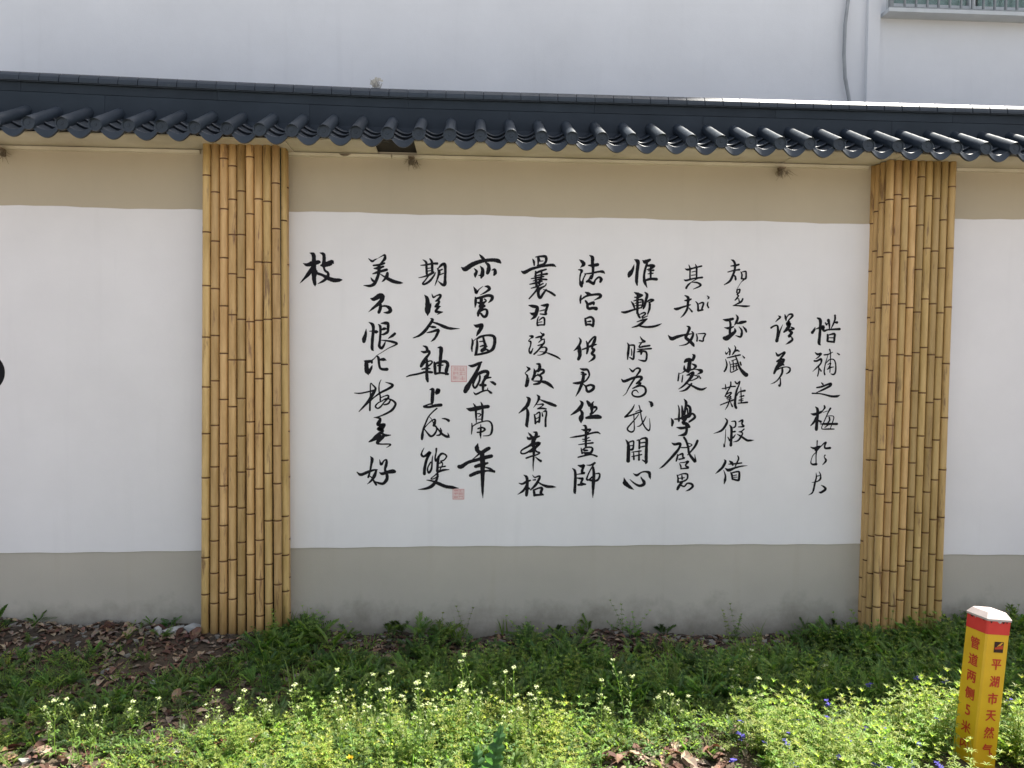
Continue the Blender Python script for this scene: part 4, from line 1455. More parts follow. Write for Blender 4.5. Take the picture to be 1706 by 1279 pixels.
for k in range(9):
    x_ = rc.uniform(-PW, PW*.7); w_ = rc.uniform(.006, .016); h_ = rc.uniform(.003, .009); zt = H0-.0045
    for face in ((0, 1)[k % 2],):
        P4 = [(x_, zt), (x_+w_, zt), (x_+w_*.8, zt-h_*.6), (x_+w_*.35, zt-h_)]
        mb = MB()
        if face == 0: mb.add([(a, -PW-.0014-.00005*k, b_) for a, b_ in P4], [(0, 1, 2, 3)], int(k % 3 == 0))
        else: mb.add([(-PW-.0014-.00005*k, a, b_) for a, b_ in P4], [(0, 1, 2, 3)], int(k % 3 == 0))
        mb.build('paint_chip', [M['logodark'], M['stone']], post)
lz = H0-.092; lw = .0185; y_ = -PW-.0010
def flat(name, pts, mat, y): m_ = MB(); m_.add([(x, y, z) for x, z in pts], [tuple(range(len(pts)))]); return m_.build(name, mat, post)
flat('logo', [(-lw+.006, lz-lw), (lw+.006, lz-lw), (lw+.006, lz+lw), (-lw+.006, lz+lw)], M['logodark'], y_)
flat('logo_sweep', [(-lw+.008, lz-.008), (lw+.004, lz-.006), (lw+.004, lz+.008), (.006, lz+.003), (-lw+.008, lz-.002)], M['logored'], y_-.0005)
flat('logo_sweep', [(-.004, lz+.002), (.012, lz+.006), (lw+.003, lz+lw-.002), (lw-.004, lz+lw-.002)], M['logogold'], y_-.0009)

# ------------------------------------------------------------------ plants
class PB:
    """quads with a tint per vertex"""
    def __init__(s): s.V = []; s.Q = []; s.T = []; s.Mi = []; s.n = 0
    def quad(s, pts, tint, mi=0):
        s.V += pts; s.T += [tint]*4; s.Q.append((s.n, s.n+1, s.n+2, s.n+3)); s.Mi.append(mi); s.n += 4
    def leaf(s, p, d, up, L_, w, tint, fold=.25, droop=.25, mi=0):
        p = np.array(p); d = np.array(d)/np.linalg.norm(d); sd_ = np.cross(d, up); sd_ /= (np.linalg.norm(sd_)+1e-9); u = np.cross(sd_, d)
        m = p+d*L_*.45+u*L_*.06; t = p+d*L_*(1-.1*droop)-np.array([0, 0, L_*droop])
        l = m+sd_*w/2+u*w*fold; r = m-sd_*w/2+u*w*fold
        b = s.n; s.V += [p, l, t, r, m]; tt = tuple(c*.85 for c in tint); s.T += [tt, tint, tint, tint, tt]
        s.Q += [(b, b+4, b+2, b+1), (b, b+3, b+2, b+4)]; s.Mi += [mi, mi]; s.n += 5
    def stem(s, pts, r, tint, mi=0):
        pts = [np.array(p, float) for p in pts]; k = 3
        for i, p in enumerate(pts):
            rr_ = r*(1-.5*i/len(pts))
            for j in range(k):
                a = 2*math.pi*j/k; s.V.append(p+np.array([math.cos(a), math.sin(a), 0])*rr_); s.T.append(tint)
        for i in range(len(pts)-1):
            for j in range(k):
                s.Q.append((s.n+i*k+j, s.n+i*k+(j+1) % k, s.n+(i+1)*k+(j+1) % k, s.n+(i+1)*k+j)); s.Mi.append(mi)
        s.n += k*len(pts)
    def arr(s): return np.array(s.V, np.float32), np.array(s.Q, np.int64), np.array(s.T, np.float32), np.array(s.Mi, np.int32)

def mesh_from(name, V, Q, T, Mi, mats):
    me = bpy.data.meshes.new(name)
    me.vertices.add(len(V)); me.vertices.foreach_set('co', V.astype(np.float32).reshape(-1))
    me.loops.add(len(Q)*4); me.loops.foreach_set('vertex_index', Q.astype(np.int32).reshape(-1))
    me.polygons.add(len(Q)); me.polygons.foreach_set('loop_start', (np.arange(len(Q))*4).astype(np.int32))
    me.polygons.foreach_set('material_index', Mi.astype(np.int32))
    for m in mats: me.materials.append(m)
    a = me.attributes.new('tint', 'FLOAT_COLOR', 'POINT')
    a.data.foreach_set('color', np.concatenate([T, np.ones((len(T), 1), np.float32)], 1).astype(np.float32).reshape(-1))
    me.update(); me.validate()
    return me

def curve_stem(r, h, lean, n=6):
    a = r.uniform(0, 6.28); lx, ly = math.cos(a)*lean, math.sin(a)*lean
    return [np.array([lx*h*(i/n)**1.6, ly*h*(i/n)**1.6, h*i/n]) for i in range(n+1)]
def pt_on(P, t):
    x = t*(len(P)-1); i = min(int(x), len(P)-2); return P[i]+(P[i+1]-P[i])*(x-i)
def rdir(r, up): a = r.uniform(0, 6.28); return np.array([math.cos(a), math.sin(a), up])
UP = np.array([0, 0, 1.0])
G_L = (.20, .295, .070); G_M = (.130, .220, .055); G_D = (.085, .155, .048); G_B = (.055, .125, .050)
def tj(r, c, k=.18):
    f = 1+r.uniform(-k, k); return (c[0]*f*(1+r.uniform(-.12, .12)), c[1]*f, c[2]*f)

def cleaver(seed, h):
    r = random.Random(seed); b = PB()
    for sidx in range(r.randint(2, 4)):
        hh = h*r.uniform(.65, 1.05); P = curve_stem(r, hh, r.uniform(.05, .5)); off = np.array([r.uniform(-.02, .02), r.uniform(-.02, .02), 0]); P = [p+off for p in P]
        b.stem(P, .0013, tj(r, G_M)); nw = int(hh/.030); col = tj(r, G_L)
        for k in range(1, nw+1):
            t = k/nw; p = pt_on(P, t); L_ = .034*(1-.35*t)*r.uniform(.75, 1.15); n = 6; a0 = r.uniform(0, 1)
            for q in range(n):
                a = a0+2*math.pi*q/n; b.leaf(p, (math.cos(a), math.sin(a), r.uniform(.1, .6)+.7*(t > .93)), UP, L_, .0056, tj(r, col, .16), .15, r.uniform(0, .3))
    return b
def lowweed(seed, h, big=1.0, base=G_M):
    r = random.Random(seed); b = PB()
    for sidx in range(r.randint(4, 7)):
        d = rdir(r, r.uniform(.35, 1.6)); d /= np.linalg.norm(d); L_ = h*r.uniform(.7, 1.3)
        P = [d*L_*t+np.array([0, 0, -L_*.25*t*t]) for t in (0, .33, .66, 1)]
        b.stem(P, .0010, tj(r, base)); col = tj(r, base)
        n = max(3, int(L_/.016))
        for k in range(n):
            p = pt_on(P, (k+.6)/n); dd = rdir(r, r.uniform(.1, .8))
            lw_ = r.uniform(.008, .013)*big
            b.leaf(p, dd, UP, lw_*r.uniform(1.4, 1.9), lw_, tj(r, col, .15), .12, .3)
            dd2 = np.array([-dd[0], -dd[1], dd[2]]); b.leaf(p, dd2, UP, lw_*1.6, lw_, tj(r, col, .15), .12, .3)
        b.leaf(P[-1], d, rdir(r, .2), .016*big, .010*big, tj(r, G_L), .2, 0)
    return b
def feather(seed, h, base=G_D):
    r = random.Random(seed); b = PB()
    for sidx in range(r.randint(5, 8)):
        d = rdir(r, r.uniform(.6, 2.2)); d /= np.linalg.norm(d); L_ = h*r.uniform(.7, 1.25)
        P = [d*L_*t+np.array([0, 0, -L_*.3*t*t]) for t in (0, .35, .7, 1)]
        b.stem(P, .0009, tj(r, base)); col = tj(r, base); sd_ = np.cross(d, UP)
        for k in range(9):
            t = .25+.75*k/9; p = pt_on(P, t); l = .030*(1-.6*t)+.006
            for sg in (-1, 1): b.leaf(p, sd_*sg+d*.8+np.array([0, 0, r.uniform(-.1, .4)]), UP, l*r.uniform(.8, 1.2), .005, tj(r, col, .12), .1, .2)
    return b
def grass(seed, h, base=G_M):
    r = random.Random(seed); b = PB()
    for k in range(r.randint(7, 12)):
        d = rdir(r, r.uniform(1.2, 4)); d /= np.linalg.norm(d); L_ = h*r.uniform(.6, 1.2); w = r.uniform(.0028, .005); col = tj(r, base)
        sd_ = np.cross(d, UP); sd_ /= np.linalg.norm(sd_)+1e-9; p0 = np.array([r.uniform(-.015, .015), r.uniform(-.015, .015), 0]); P = []
        for t in (0, .35, .7, 1): P.append(p0+d*L_*t+np.array([d[0], d[1], -.5])*L_*.35*t*t)
        for i in range(3):
            wa, wb = w*(1-(i/3)**2), w*(1-((i+1)/3)**2)+.0003
            b.quad([P[i]-sd_*wa/2, P[i]+sd_*wa/2, P[i+1]+sd_*wb/2, P[i+1]-sd_*wb/2], col)
    return b
def cress_parts(seed, h):
    """flowering weed: stem, leaves, flower head"""
    r = random.Random(seed); P = curve_stem(r, h, r.uniform(0, .22), 7)
    st, lf, fls = PB(), PB(), []
    st.stem(P, .0016, tj(r, G_L)); br = [P]
    for k in range(r.randint(0, 2)):
        t = r.uniform(.35, .65); p = pt_on(P, t); d = rdir(r, 1.6)*.5; q = [p+d*h*.28*s_+np.array([0, 0, h*.1*s_*s_]) for s_ in (0, .4, .7, 1)]
        st.stem(q, .0011, tj(r, G_L)); br.append(q)
    for k in range(int(6+h*20)):
        t = r.uniform(0.02, .5); p = pt_on(P, t); l = .035*(1-t)+.008; lf.leaf(p, rdir(r, .5), UP, l, l*.38, tj(r, G_M), .15, .3)
    for bi, q in enumerate(br):
        L_ = 1.0 if bi == 0 else .7
        for k in range(int(20*L_)):                       # seed pods up the stem
            t = r.uniform(.48, .96) if bi == 0 else r.uniform(.3, .95); p = pt_on(q, t); d = rdir(r, .5); d /= np.linalg.norm(d); e = p+d*.014
            st.stem([p, e], .0005, G_L); fl_c = tj(r, (.17, .22, .07)); st.leaf(e, d+UP*.3, UP, .008, .0065, fl_c, .05, 0)
        top = q[-1]; fl = PB(); fls.append(fl)
        for k in range(int(26*L_)):
            d = rdir(r, r.uniform(.4, 2)); d /= np.linalg.norm(d); c_ = top+d*r.uniform(.004, .012)*L_
            w = .0029; a = r.uniform(0, 3); u = np.array([math.cos(a), math.sin(a), 0])*w; v_ = np.cross(d, u); v_ = v_/(np.linalg.norm(v_)+1e-9)*w
            col = (.50, .52, .34) if r.random() < .45 else (.32, .39, .14)
            fl.quad([c_-u, c_-v_, c_+u, c_+v_], col)
    return st, lf, fls
def violet_parts(seed, h):
    r = random.Random(seed); P = curve_stem(r, h, .3, 4); st, fl = PB(), PB(); st.stem(P, .001, G_M)
    for k in range(6):
        p = pt_on(P, r.uniform(.1, .9)); st.leaf(p, rdir(r, .4), UP, .018, .007, tj(r, G_M))
    for q in range(r.randint(2, 4)):
        p = P[-1]+np.array([r.uniform(-.008, .008), r.uniform(-.008, .008), -q*.007])
        for k in range(4):
            a = 6.28*k/4+q; fl.leaf(p, (math.cos(a), math.sin(a)-.6, .35), UP, .011, .009, tj(r, (.075, .06, .36), .25), .1, .1)
    return st, fl

def scatter(name, templates, places, mats, label=None, seed=1):
    """merge many placed copies of plant templates into one mesh (uncountable ground cover)"""
    r = np.random.default_rng(seed)
    T_ = [t.arr() for t in templates]; Vs, Qs, Ts, Ms = [], [], [], []; off = 0
    for (x, y, sc, ti, hue) in places:
        V, Q, T, Mi = T_[ti % len(T_)]
        a = r.uniform(0, 6.28); ca, sa = math.cos(a)*sc, math.sin(a)*sc
        tx, ty = r.normal(0, .10, 2)
        X = V[:, 0]*ca-V[:, 1]*sa+V[:, 2]*tx*sc; Y_ = V[:, 0]*sa+V[:, 1]*ca+V[:, 2]*ty*sc; Z = V[:, 2]*sc
        z0 = float(gh(np.array(x), np.array(y)))-.004
        Vs.append(np.stack([X+x, Y_+y, Z+z0], 1)); Qs.append(Q+off); off += len(V)
        Ts.append(np.clip(T*np.array(hue, np.float32), 0, .9)); Ms.append(Mi)
    V = np.concatenate(Vs); V[:, 1] = np.minimum(V[:, 1], WALL-.012)
    me = mesh_from(name, V, np.concatenate(Qs), np.concatenate(Ts), np.concatenate(Ms), mats)
    o = link(name, me); tag(o, label, None, None, 'stuff'); return o

rs = np.random.default_rng(11)
def patchy(x, y, f, s): return .5+.25*(math.sin(x*f+s)*math.cos(y*f*1.3+s*2)+math.sin(x*f*2.1-y*f*1.7+s*3))*1.0
def blocked(x, y):
    if abs(x-1.775) < .075 and abs(y-2.55) < .075: return True
    if y > 3.70 and (-1.36 < x < -.90 or 1.98 < x < 2.47): return True
    return False
lit_left = lambda x: x < -.95
cl_T = [cleaver(100+i, .22) for i in range(7)]
lw_T = [lowweed(200+i, .095, .70, (G_M, G_L, G_D)[i % 3]) for i in range(9)]
fe_T = [feather(300+i, .10, (G_D, G_M)[i % 2]) for i in range(7)]
gr_T = [grass(400+i, .13) for i in range(6)]
P_cl, P_lw, P_fe, P_gr = [], [], [], []
def hue(k=.2, warm=0):
    f = 1+rs.uniform(-k, k); return (f*(1+rs.uniform(-.12, .2)+warm), f, f*(1+rs.uniform(-.2, .2)))
for _ in range(15000):
    x = rs.uniform(-3.3, 3.6); y = rs.uniform(1.7, 3.83)
    if blocked(x, y) or abs(x) > .78*y+.5: continue
    if 1.42 < x < 1.90 and y < 2.53 and rs.random() < .93: continue
    near_wall = y > (3.52 if x < -.75 or x > 1.7 else 3.46+.05*math.sin(x*5))
    if near_wall and x < -1.0 and rs.random() < .88: continue
    if near_wall and -1.0 < x < -.75 and rs.random() < .2: continue
    if near_wall and -.75 < x < 1.7 and rs.random() < .88: continue
    if y > 3.1 and x < -1.0 and patchy(x, y, 4.2, 1.0) < .42 and rs.random() < .7: continue
    if y > 2.75 and x < -.6 and patchy(x, y, 3.7, 2.0) < .42 and rs.random() < .72: continue
    if y < 2.80 and x < -1.45-.25*math.sin(y*9) and rs.random() < .85: continue
    if y < 2.62 and .38 < x < 1.0 and rs.random() < .88: continue
    if y < 2.78 and .55 < x < 1.0 and rs.random() < .4: continue
    u = rs.random()
    lit = y < 3.0
    if lit:
        if x > .98+.12*math.sin(y*7) and y < 2.76+.06*math.sin(x*8):
            if u < .50: P_cl.append((x, y, rs.uniform(.55, 1.1)*(1.0 if x < 2 else .8), rs.integers(63), hue(.2, .05)))
            elif u < .8: P_lw.append((x, y, rs.uniform(.7, 1.2), rs.integers(63), hue()))
            else: P_fe.append((x, y, rs.uniform(.7, 1.2), rs.integers(63), hue()))
        elif -.85 < x < .45 and y < 2.9:
            if u < .16: P_cl.append((x, y, rs.uniform(.5, .85), rs.integers(63), hue(.2, .1)))
            elif u < .75: P_lw.append((x, y, rs.uniform(.8, 1.5), rs.integers(63), hue(.25, .1)))
            elif u < .9: P_fe.append((x, y, rs.uniform(.8, 1.3), rs.integers(63), hue(.2, .1)))
            else: P_gr.append((x, y, rs.uniform(.6, 1.1), rs.integers(6), hue(.2, .1)))
        else:
            if u < .62: P_lw.append((x, y, rs.uniform(.6, 1.15), rs.integers(63), hue(.25, .1)))
            elif u < .85: P_fe.append((x, y, rs.uniform(.5, .9), rs.integers(63), hue(.2, .1)))
            else: P_gr.append((x, y, rs.uniform(.4, .8), rs.integers(6), hue(.2, .15)))
    else:
        big = 1.25 if x > -.9 else .8
        if x > 1.9: big = 1.6
        if x > -.9 and near_wall: big *= 1.0
        if u < .42: P_lw.append((x, y, rs.uniform(.6, 1.2)*big, rs.integers(63), hue(.25)))
        elif u < .75: P_fe.append((x, y, rs.uniform(.6, 1.2)*big, rs.integers(63), hue(.25)))
        elif u < .9: P_gr.append((x, y, rs.uniform(.5, 1.05)*big, rs.integers(6), hue(.2)))
        elif x > -.3: P_cl.append((x, y, rs.uniform(.4, .8), rs.integers(63), hue(.2)))
# taller growth against the pillars' feet
for (xc, w, n_, k) in ((-.83, .14, 14, 1.25), (2.25, .32, 60, 1.55), (2.75, .3, 30, 1.2), (1.72, .12, 12, 1.1), (-.2, .1, 7, 1.2), (.25, .1, 6, 1.2)):
    for _ in range(n_):
        x = rs.normal(xc, w*.6); y = rs.uniform(3.50, 3.70)
        P_fe.append((x, y, rs.uniform(.8, 1.4)*k, rs.integers(63), hue(.25)))
        if rs.random() < .4: P_cl.append((x, y, rs.uniform(.6, 1.0)*k*.7, rs.integers(63), hue(.25)))
for _ in range(26):                      # a few red-brown seedlings in the sunlit edge
    P_lw.append((rs.normal(-1.0, .14), rs.normal(2.68, .06), rs.uniform(.5, .9), rs.integers(63), (1.1, .28, .9)))
scatter('cleavers', cl_T, P_cl, [M['leaf']], 'whorled light-green cleavers massed round the yellow post', 1)
scatter('low_weeds', lw_T, P_lw, [M['leaf']], 'low small-leaved green weeds covering the bed', 2)
scatter('feathery_weeds', fe_T, P_fe, [M['leaf']], 'fine feathery green weeds covering the bed', 3)
scatter('grass', gr_T, P_gr, [M['leaf']], 'thin grass blades among the weeds', 4)

# dead leaves
DC = [(.10, .055, .038), (.22, .14, .09), (.29, .22, .16), (.085, .042, .030), (.17, .10, .07), (.20, .15, .115)]
DN = ['dark brown', 'light brown', 'pale tan', 'blackish brown', 'mid brown', 'grey-brown']
def dead(seed, L_):
    r = random.Random(seed); b = PB(); n = 6; c_ = DC[seed % 6]
    w = L_*r.uniform(.42, .6); curl = r.uniform(.1, .5); P = []
    for i in range(n+1):
        t = i/n; ww = w*math.sin(math.pi*min(1, t*.94+.05))**.8/2; z = curl*L_*.35*math.sin(t*math.pi*.9)+.003; rip = r.uniform(-.1, .1)*w
        P.append((np.array([t*L_-L_/2, ww, z+ww*r.uniform(.2, .7)+rip*.3]), np.array([t*L_-L_/2, 0, z]), np.array([t*L_-L_/2, -ww, z+ww*r.uniform(.2, .7)-rip*.3])))
    for i in range(n):
        a, c = P[i], P[i+1]; b.quad([a[0], a[1], c[1], c[0]], tuple(q*r.uniform(.85, 1.1) for q in c_)); b.quad([a[1], a[2], c[2], c[1]], tuple(q*r.uniform(.85, 1.1) for q in c_))
    return b
de_T = [dead(500+i, .055) for i in range(12)]
P_de = []
for _ in range(19000):
    x = rs.uniform(-3.2, 3.5); y = rs.uniform(2.2, 3.82)
    if blocked(x, y) or abs(x) > .78*y+.3: continue
    p = .16
    if x < -.6 and y > 2.8: p = .40
    if y > 3.42: p = .95
    if x < -1.0 and y > 2.85 and patchy(x, y, 3.7, 2.0) < .5: p = .85
    if y < 2.85 and x < -1.35: p = .95
    if y < 2.66 and .35 < x < 1.05: p = .95
    if x > .9 and y < 3.5: p = .06
    if rs.random() < p: P_de.append((x, y, rs.uniform(.3, .95)**1.2+.1, rs.integers(12), tuple(np.array((1, 1, 1))*rs.uniform(.6, 1.35))))
scatter('leaf_litter', de_T, P_de, [M['dry']], 'brown dead leaves strewn over the soil along the wall foot', 5)

# clods and chips of rubble along the wall foot
clod = []
for i in range(8):
    r = random.Random(900+i); bm = bmesh.new(); bmesh.ops.create_cube(bm, size=2)
    b = PB(); co_ = [np.array(v_.co)*r.uniform(.6, 1.1) for v_ in bm.verts]; g_ = r.uniform(.6, 1.3); c_ = (.07*g_, .055*g_, .042*g_) if i < 6 else (.22, .21, .19)
    for f_ in bm.faces: b.quad([co_[v_.index]*.012 for v_ in f_.verts], c_)
    bm.free(); clod.append(b)
P_c = []
for _ in range(2600):
    x = rs.uniform(-3.2, 3.4); y = 3.83-abs(rs.normal(0, .11)) if rs.random() < .7 else rs.uniform(2.3, 3.8)
    if blocked(x, y): continue
    P_c.append((x, y, rs.uniform(.25, 1.5), rs.integers(8), (1, 1, 1)))
scatter('soil_clods', clod, P_c, [M['dry']], 'dark soil clods and small rubble along the wall foot', 9)

# dead leaves large enough to pick out: things
dm = [mesh_from('dead_leaf', *t.arr(), [M['dry']]) for t in [dead(600+i, .075) for i in range(6)]]
spots = []
def gpoint(px, py):
    Y = 1.4*FPX/(py-597)
    for _ in range(5):
        q = at(px, py, Y); g_ = float(gh(np.array(q.x), np.array(Y))); Y = Y*(1.4-g_)/1.4 if False else min(3.8, Y-(g_-q.z)*2.2)
    q = at(px, py, Y); return Vector((q.x, Y, float(gh(np.array(q.x), np.array(Y)))))
r5 = random.Random(55)
zones = [((5, 110), (1190, 1275), 22, 'curled CC dead leaf in the sunlit bottom left of the bed', 'dead leaves in the sunlit left of the bed'),
         ((1010, 1190), (1245, 1278), 18, 'curled CC dead leaf on bare sunlit soil below the calligraphy', 'dead leaves on the bare sunlit soil'),
         ((140, 330), (1045, 1075), 16, 'CC dead leaf in the drift against the left panel foot', 'dead leaves drifted against the left panel'),
         ((180, 330), (1150, 1180), 12, 'CC dead leaf in the shaded bare patch left of the bamboo pillar', 'dead leaves in the shaded bare patch')]
for (xa, xb2), (ya, yb2), n_, lab, grp in zones:
    for k in range(n_):
        p = gpoint(r5.uniform(xa, xb2), r5.uniform(ya, yb2))
        vi_ = r5.randrange(6)
        o = link('dead_leaf', dm[vi_], None, p+Vector((0, 0, .012)), (r5.uniform(-.5, .5), r5.uniform(-.5, .5), r5.uniform(0, 6)))
        s = r5.uniform(.7, 1.15); o.scale = (s, s, s); tag(o, lab.replace('CC', DN[vi_]), 'dead leaf', grp)

# flowering weeds: things with stem, leaves and flower head
cr = []
for i, h in enumerate((.17, .20, .23, .26, .30, .34, .22, .28)):
    st, lf, fls = cress_parts(700+i, h)
    cr.append((mesh_from('stem', *st.arr(), [M['leaf']]), mesh_from('foliage', *lf.arr(), [M['leaf']]), [mesh_from('flower_head', *fl.arr(), [M['petal']]) for fl in fls], h))
LM = [(0, 'below the left edge of the photo'), (60, 'below the bare left end of the left panel'), (145, 'below the middle of the left panel'), (200, 'below the right half of the left panel'), (300, 'just left of the first bamboo pillar'),
      (345, 'below the left side of the first bamboo pillar'), (410, 'below the right side of the first bamboo pillar'), (470, 'just right of the first bamboo pillar'), (535, 'below the single leftmost character'), (585, 'left below the second lettering column'),
      (625, 'below the second lettering column from the left'), (680, 'left below the third lettering column'), (712, 'below the third lettering column from the left'), (750, 'between the third and fourth lettering columns'), (790, 'below the fourth lettering column'),
      (830, 'right below the fourth lettering column'), (865, 'left below the fifth lettering column'), (900, 'below the fifth lettering column'), (940, 'just right of the fifth lettering column'), (980, 'below the sixth lettering column'), (1030, 'below the seventh lettering column, left side'),
      (1065, 'below the seventh lettering column, right side'), (1115, 'below the eighth lettering column'), (1175, 'between the eighth and ninth lettering columns'), (1230, 'below the ninth lettering column'), (1280, 'below the short two-character column'), (1375, 'below the rightmost lettering column')]
weeds = {}
def weed_labels():
    for place, L_ in weeds.items():
        L_.sort(key=lambda t: -t[0]); n_ = len(L_)
        names = {1: ['lone'], 2: ['taller', 'shorter'], 3: ['tallest', 'middle-height', 'shortest']}.get(n_, ['tallest', 'second tallest', 'third tallest', 'fourth tallest', 'fifth tallest', 'sixth tallest'][:n_-1]+['shortest'])
        for (h_, root), nm in zip(L_, names): root['label'] = nm+' white-flowered weed '+place
def weed(px, py, Y, lab, grp):
    """flower head is seen at (px, py); the plant stands at depth Y"""
    q = at(px, py, Y); g_ = float(gh(np.array(q.x), np.array(Y))); need = q.z-g_
    if need < .05: return
    t = min(cr, key=lambda c: abs(c[3]-need)+r5.random()*.05)
    root = empty('flowering_weed', (q.x, Y, g_-.005)); s = (need+.005)/t[3]; root.scale = (min(1.2, s), min(1.2, s), s); root.rotation_euler = (0, 0, r5.uniform(0, 6))
    link('stem', t[0], root); link('foliage', t[1], root)
    for me in t[2]: link('flower_head', me, root)
    tag(root, lab, 'flowering weed', grp)
    weeds.setdefault(min(LM, key=lambda l: abs(l[0]-px))[1], []).append((q.z, root))
tops_left = [(88, 1168), (130, 1161), (150, 1176), (170, 1174), (158, 1203), (78, 1207), (217, 1171), (235, 1183), (258, 1172), (122, 1203), (350, 1155), (402, 1153), (391, 1177), (363, 1187), (343, 1195), (334, 1211), (440, 1170), (420, 1205), (401, 1213), (484, 1203), (494, 1137)]
tops_mid = [(592, 1113), (608, 1131), (560, 1155), (651, 1122), (648, 1150), (696, 1139), (713, 1131), (729, 1124), (742, 1140), (807, 1093), (790, 1110), (842, 1121), (855, 1114), (832, 1150), (756, 1145), (773, 1144), (905, 1150), (928, 1172), (944, 1190), (616, 1156), (575, 1168), (558, 1172), (680, 1168), (690, 1175), (835, 1170), (886, 1168), (860, 1160), (800, 1165), (715, 1175), (630, 1178), (580, 1178), (870, 1182), (545, 1190), (568, 1202), (590, 1196), (622, 1204), (645, 1192), (668, 1205), (692, 1198), (718, 1208), (738, 1194), (765, 1204), (786, 1192), (812, 1206), (838, 1196), (858, 1208), (880, 1198), (905, 1207), (640, 1222), (700, 1228), (775, 1225), (850, 1226), (605, 1176), (500, 1205), (900, 1195)]
tops_gap = [(1046, 1103), (1050, 1122), (1004, 1124), (1108, 1153), (1081, 1161), (1155, 1158), (1228, 1116), (1261, 1138), (1137, 1184), (1020, 1171), (1012, 1182), (1120, 1160)]
tops_right = [(1377, 1109), (1251, 1085), (1290, 1137)]
for L_, lab, grp, yy in ((tops_left, 'tall white-flowered weed stem left of or below the left bamboo pillar', 'white-flowered weeds at the left', (2.62, 2.85)),
                    (tops_mid, 'bushy white-flowered weed stem in the sunlit clump below the middle columns of lettering', 'white-flowered weeds in the middle clump', (2.50, 2.95)),
                    (tops_gap, 'slender white-flowered weed stem right of the middle clump', 'slender white-flowered weeds right of the middle clump', (2.6, 2.9)),
                    (tops_right, 'white-flowered weed stem rising behind the cleavers near the right bamboo pillar', 'white-flowered weeds behind the cleavers', (2.9, 3.1))):
    for px, py in L_: weed(px+r5.uniform(-2, 2), py, r5.uniform(*yy), lab, grp)
weed_labels()
vi = []
for i in range(4):
    st, fl = violet_parts(800+i, (.12, .17, .22, .14)[i]); vi.append((mesh_from('stem', *st.arr(), [M['leaf']]), mesh_from('petals', *fl.arr(), [M['petal']]), (.12, .17, .22, .14)[i]))
for i, (px, py, Y) in enumerate([(1237, 1215, 2.6), (1253, 1213, 2.62), (1281, 1217, 2.6), (1310, 1227, 2.55), (1326, 1235, 2.5), (1405, 1240, 2.45), (1432, 1255, 2.4), (1470, 1235, 2.45), (1489, 1238, 2.45), (1487, 1268, 2.35), (1175, 1165, 3.0), (1208, 1167, 3.0), (1260, 1148, 3.05), (1432, 1130, 3.0), (1560, 1132, 2.95), (1580, 1140, 2.95), (1463, 1277, 2.3), (1236, 1255, 2.45), (1345, 1215, 2.6), (1380, 1262, 2.4), (1450, 1210, 2.6), (1500, 1215, 2.55), (1515, 1248, 2.45), (1540, 1262, 2.4), (1330, 1265, 2.4), (1290, 1250, 2.45), (1405, 1205, 2.65), (1420, 1272, 2.35), (1395, 1170, 2.8), (1550, 1205, 2.6), (1364, 1180, 2.7), (1700, 1165, 2.8)]):
    q = at(px, py, Y); g_ = float(gh(np.array(q.x), np.array(Y))); need = q.z-g_
    if need < .04: continue
    t = vi[i % 4]; root = empty('violet_flower', (q.x, Y, g_)); s = need/t[2]; root.scale = (1.1, 1.1, s); root.rotation_euler = (0, 0, i*1.3)
    link('stem', t[0], root); link('petals', t[1], root)
    if Y < 2.8: tag(root, 'small violet-blue flower in the sunlit cleavers left of the yellow post', 'violet flower', 'violet flowers in the sunlit cleavers')
    else: tag(root, 'small violet-blue flower in the shaded weeds near the right bamboo pillar', 'violet flower', 'violet flowers in the shaded weeds')
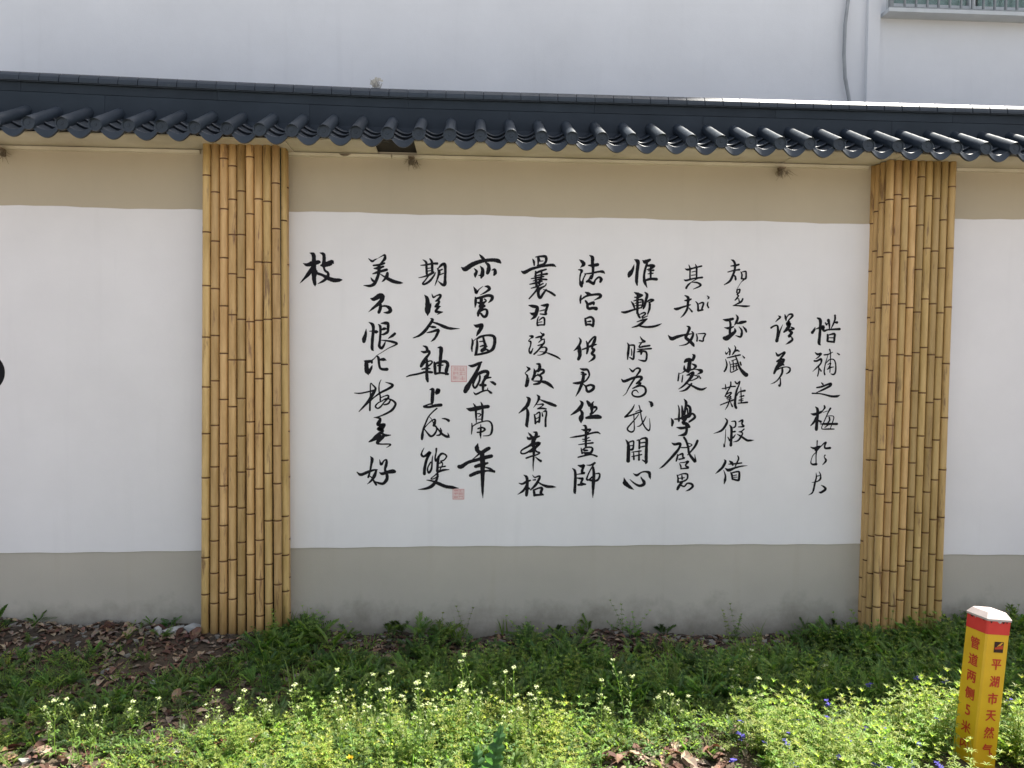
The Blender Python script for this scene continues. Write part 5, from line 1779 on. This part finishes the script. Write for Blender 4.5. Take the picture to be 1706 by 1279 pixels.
# dandelion
q = at(584, 1262, 2.36); root = empty('dandelion', (q.x, 2.36, q.z-.08)); tag(root, 'single bright yellow dandelion in sunlit weeds at the bottom of the bed', 'dandelion')
st = PB(); st.stem([(0, 0, -.05), (0, 0, .04), (0, -.004, .08)], .0018, G_L); link('stem', mesh_from('stem', *st.arr(), [M['leaf']]), root)
fl = PB(); r6 = random.Random(2)
for k in range(46):
    a = r6.uniform(0, 6.28); e = r6.uniform(.1, 1.2); fl.leaf((0, -.004, .08), (math.cos(a), math.sin(a)-.5, e), UP, r6.uniform(.008, .014), .003, (.75, .52, .02), .05, 0)
link('petals', mesh_from('petals', *fl.arr(), [M['petal']]), root)
# broad dark leaf standing in the foreground
def dock(px0, py0, px1, py1, Y, w, lab, col):
    b0 = at(px0, py0, Y); t0 = at(px1, py1, Y); root = empty('broad_leaf_plant', b0); tag(root, lab, 'broad-leaf plant')
    b = PB(); d = np.array(t0-b0); n = 22; r = random.Random(int(px0)); side_ = np.array([1.0, .1, 0])
    side_ -= d*np.dot(side_, d)/np.dot(d, d); side_ /= np.linalg.norm(side_); pv = None
    for i in range(n+1):
        t = i/n; ww = w*(math.sin(math.pi*min(1, .08+t*.9))**.7)*(1+.30*math.sin(i*2.1)+r.uniform(-.1, .1)); c_ = d*t+np.array([0, -.03*math.sin(t*2.4), 0]); cur = (c_-side_*ww+np.array([0, .018, 0]), c_, c_+side_*ww+np.array([0, .018, 0]))
        if pv is not None:
            cc = tuple(q_*(1+.10*(-1)**i) for q_ in col); b.quad([pv[0], pv[1], cur[1], cur[0]], cc); b.quad([pv[1], pv[2], cur[2], cur[1]], cc)
        pv = cur
    link('blade', mesh_from('blade', *b.arr(), [M['leaf']]), root)
dock(806, 1330, 836, 1205, 2.20, .026, 'broad dark green leaf standing in front of the sunlit weeds, below the middle columns', G_B)
dock(800, 1320, 795, 1240, 2.25, .022, 'shorter dark green leaf beside the broad foreground leaf', G_B)
# upright blades at the far left foot of the wall
dock(-6, 1032, 14, 1005, 3.70, .010, 'short grey-green blade at the wall foot, at the left edge', G_D)
dock(52, 1045, 74, 1024, 3.70, .004, 'thin dark blade sticking up from the soil by the left panel', G_D)
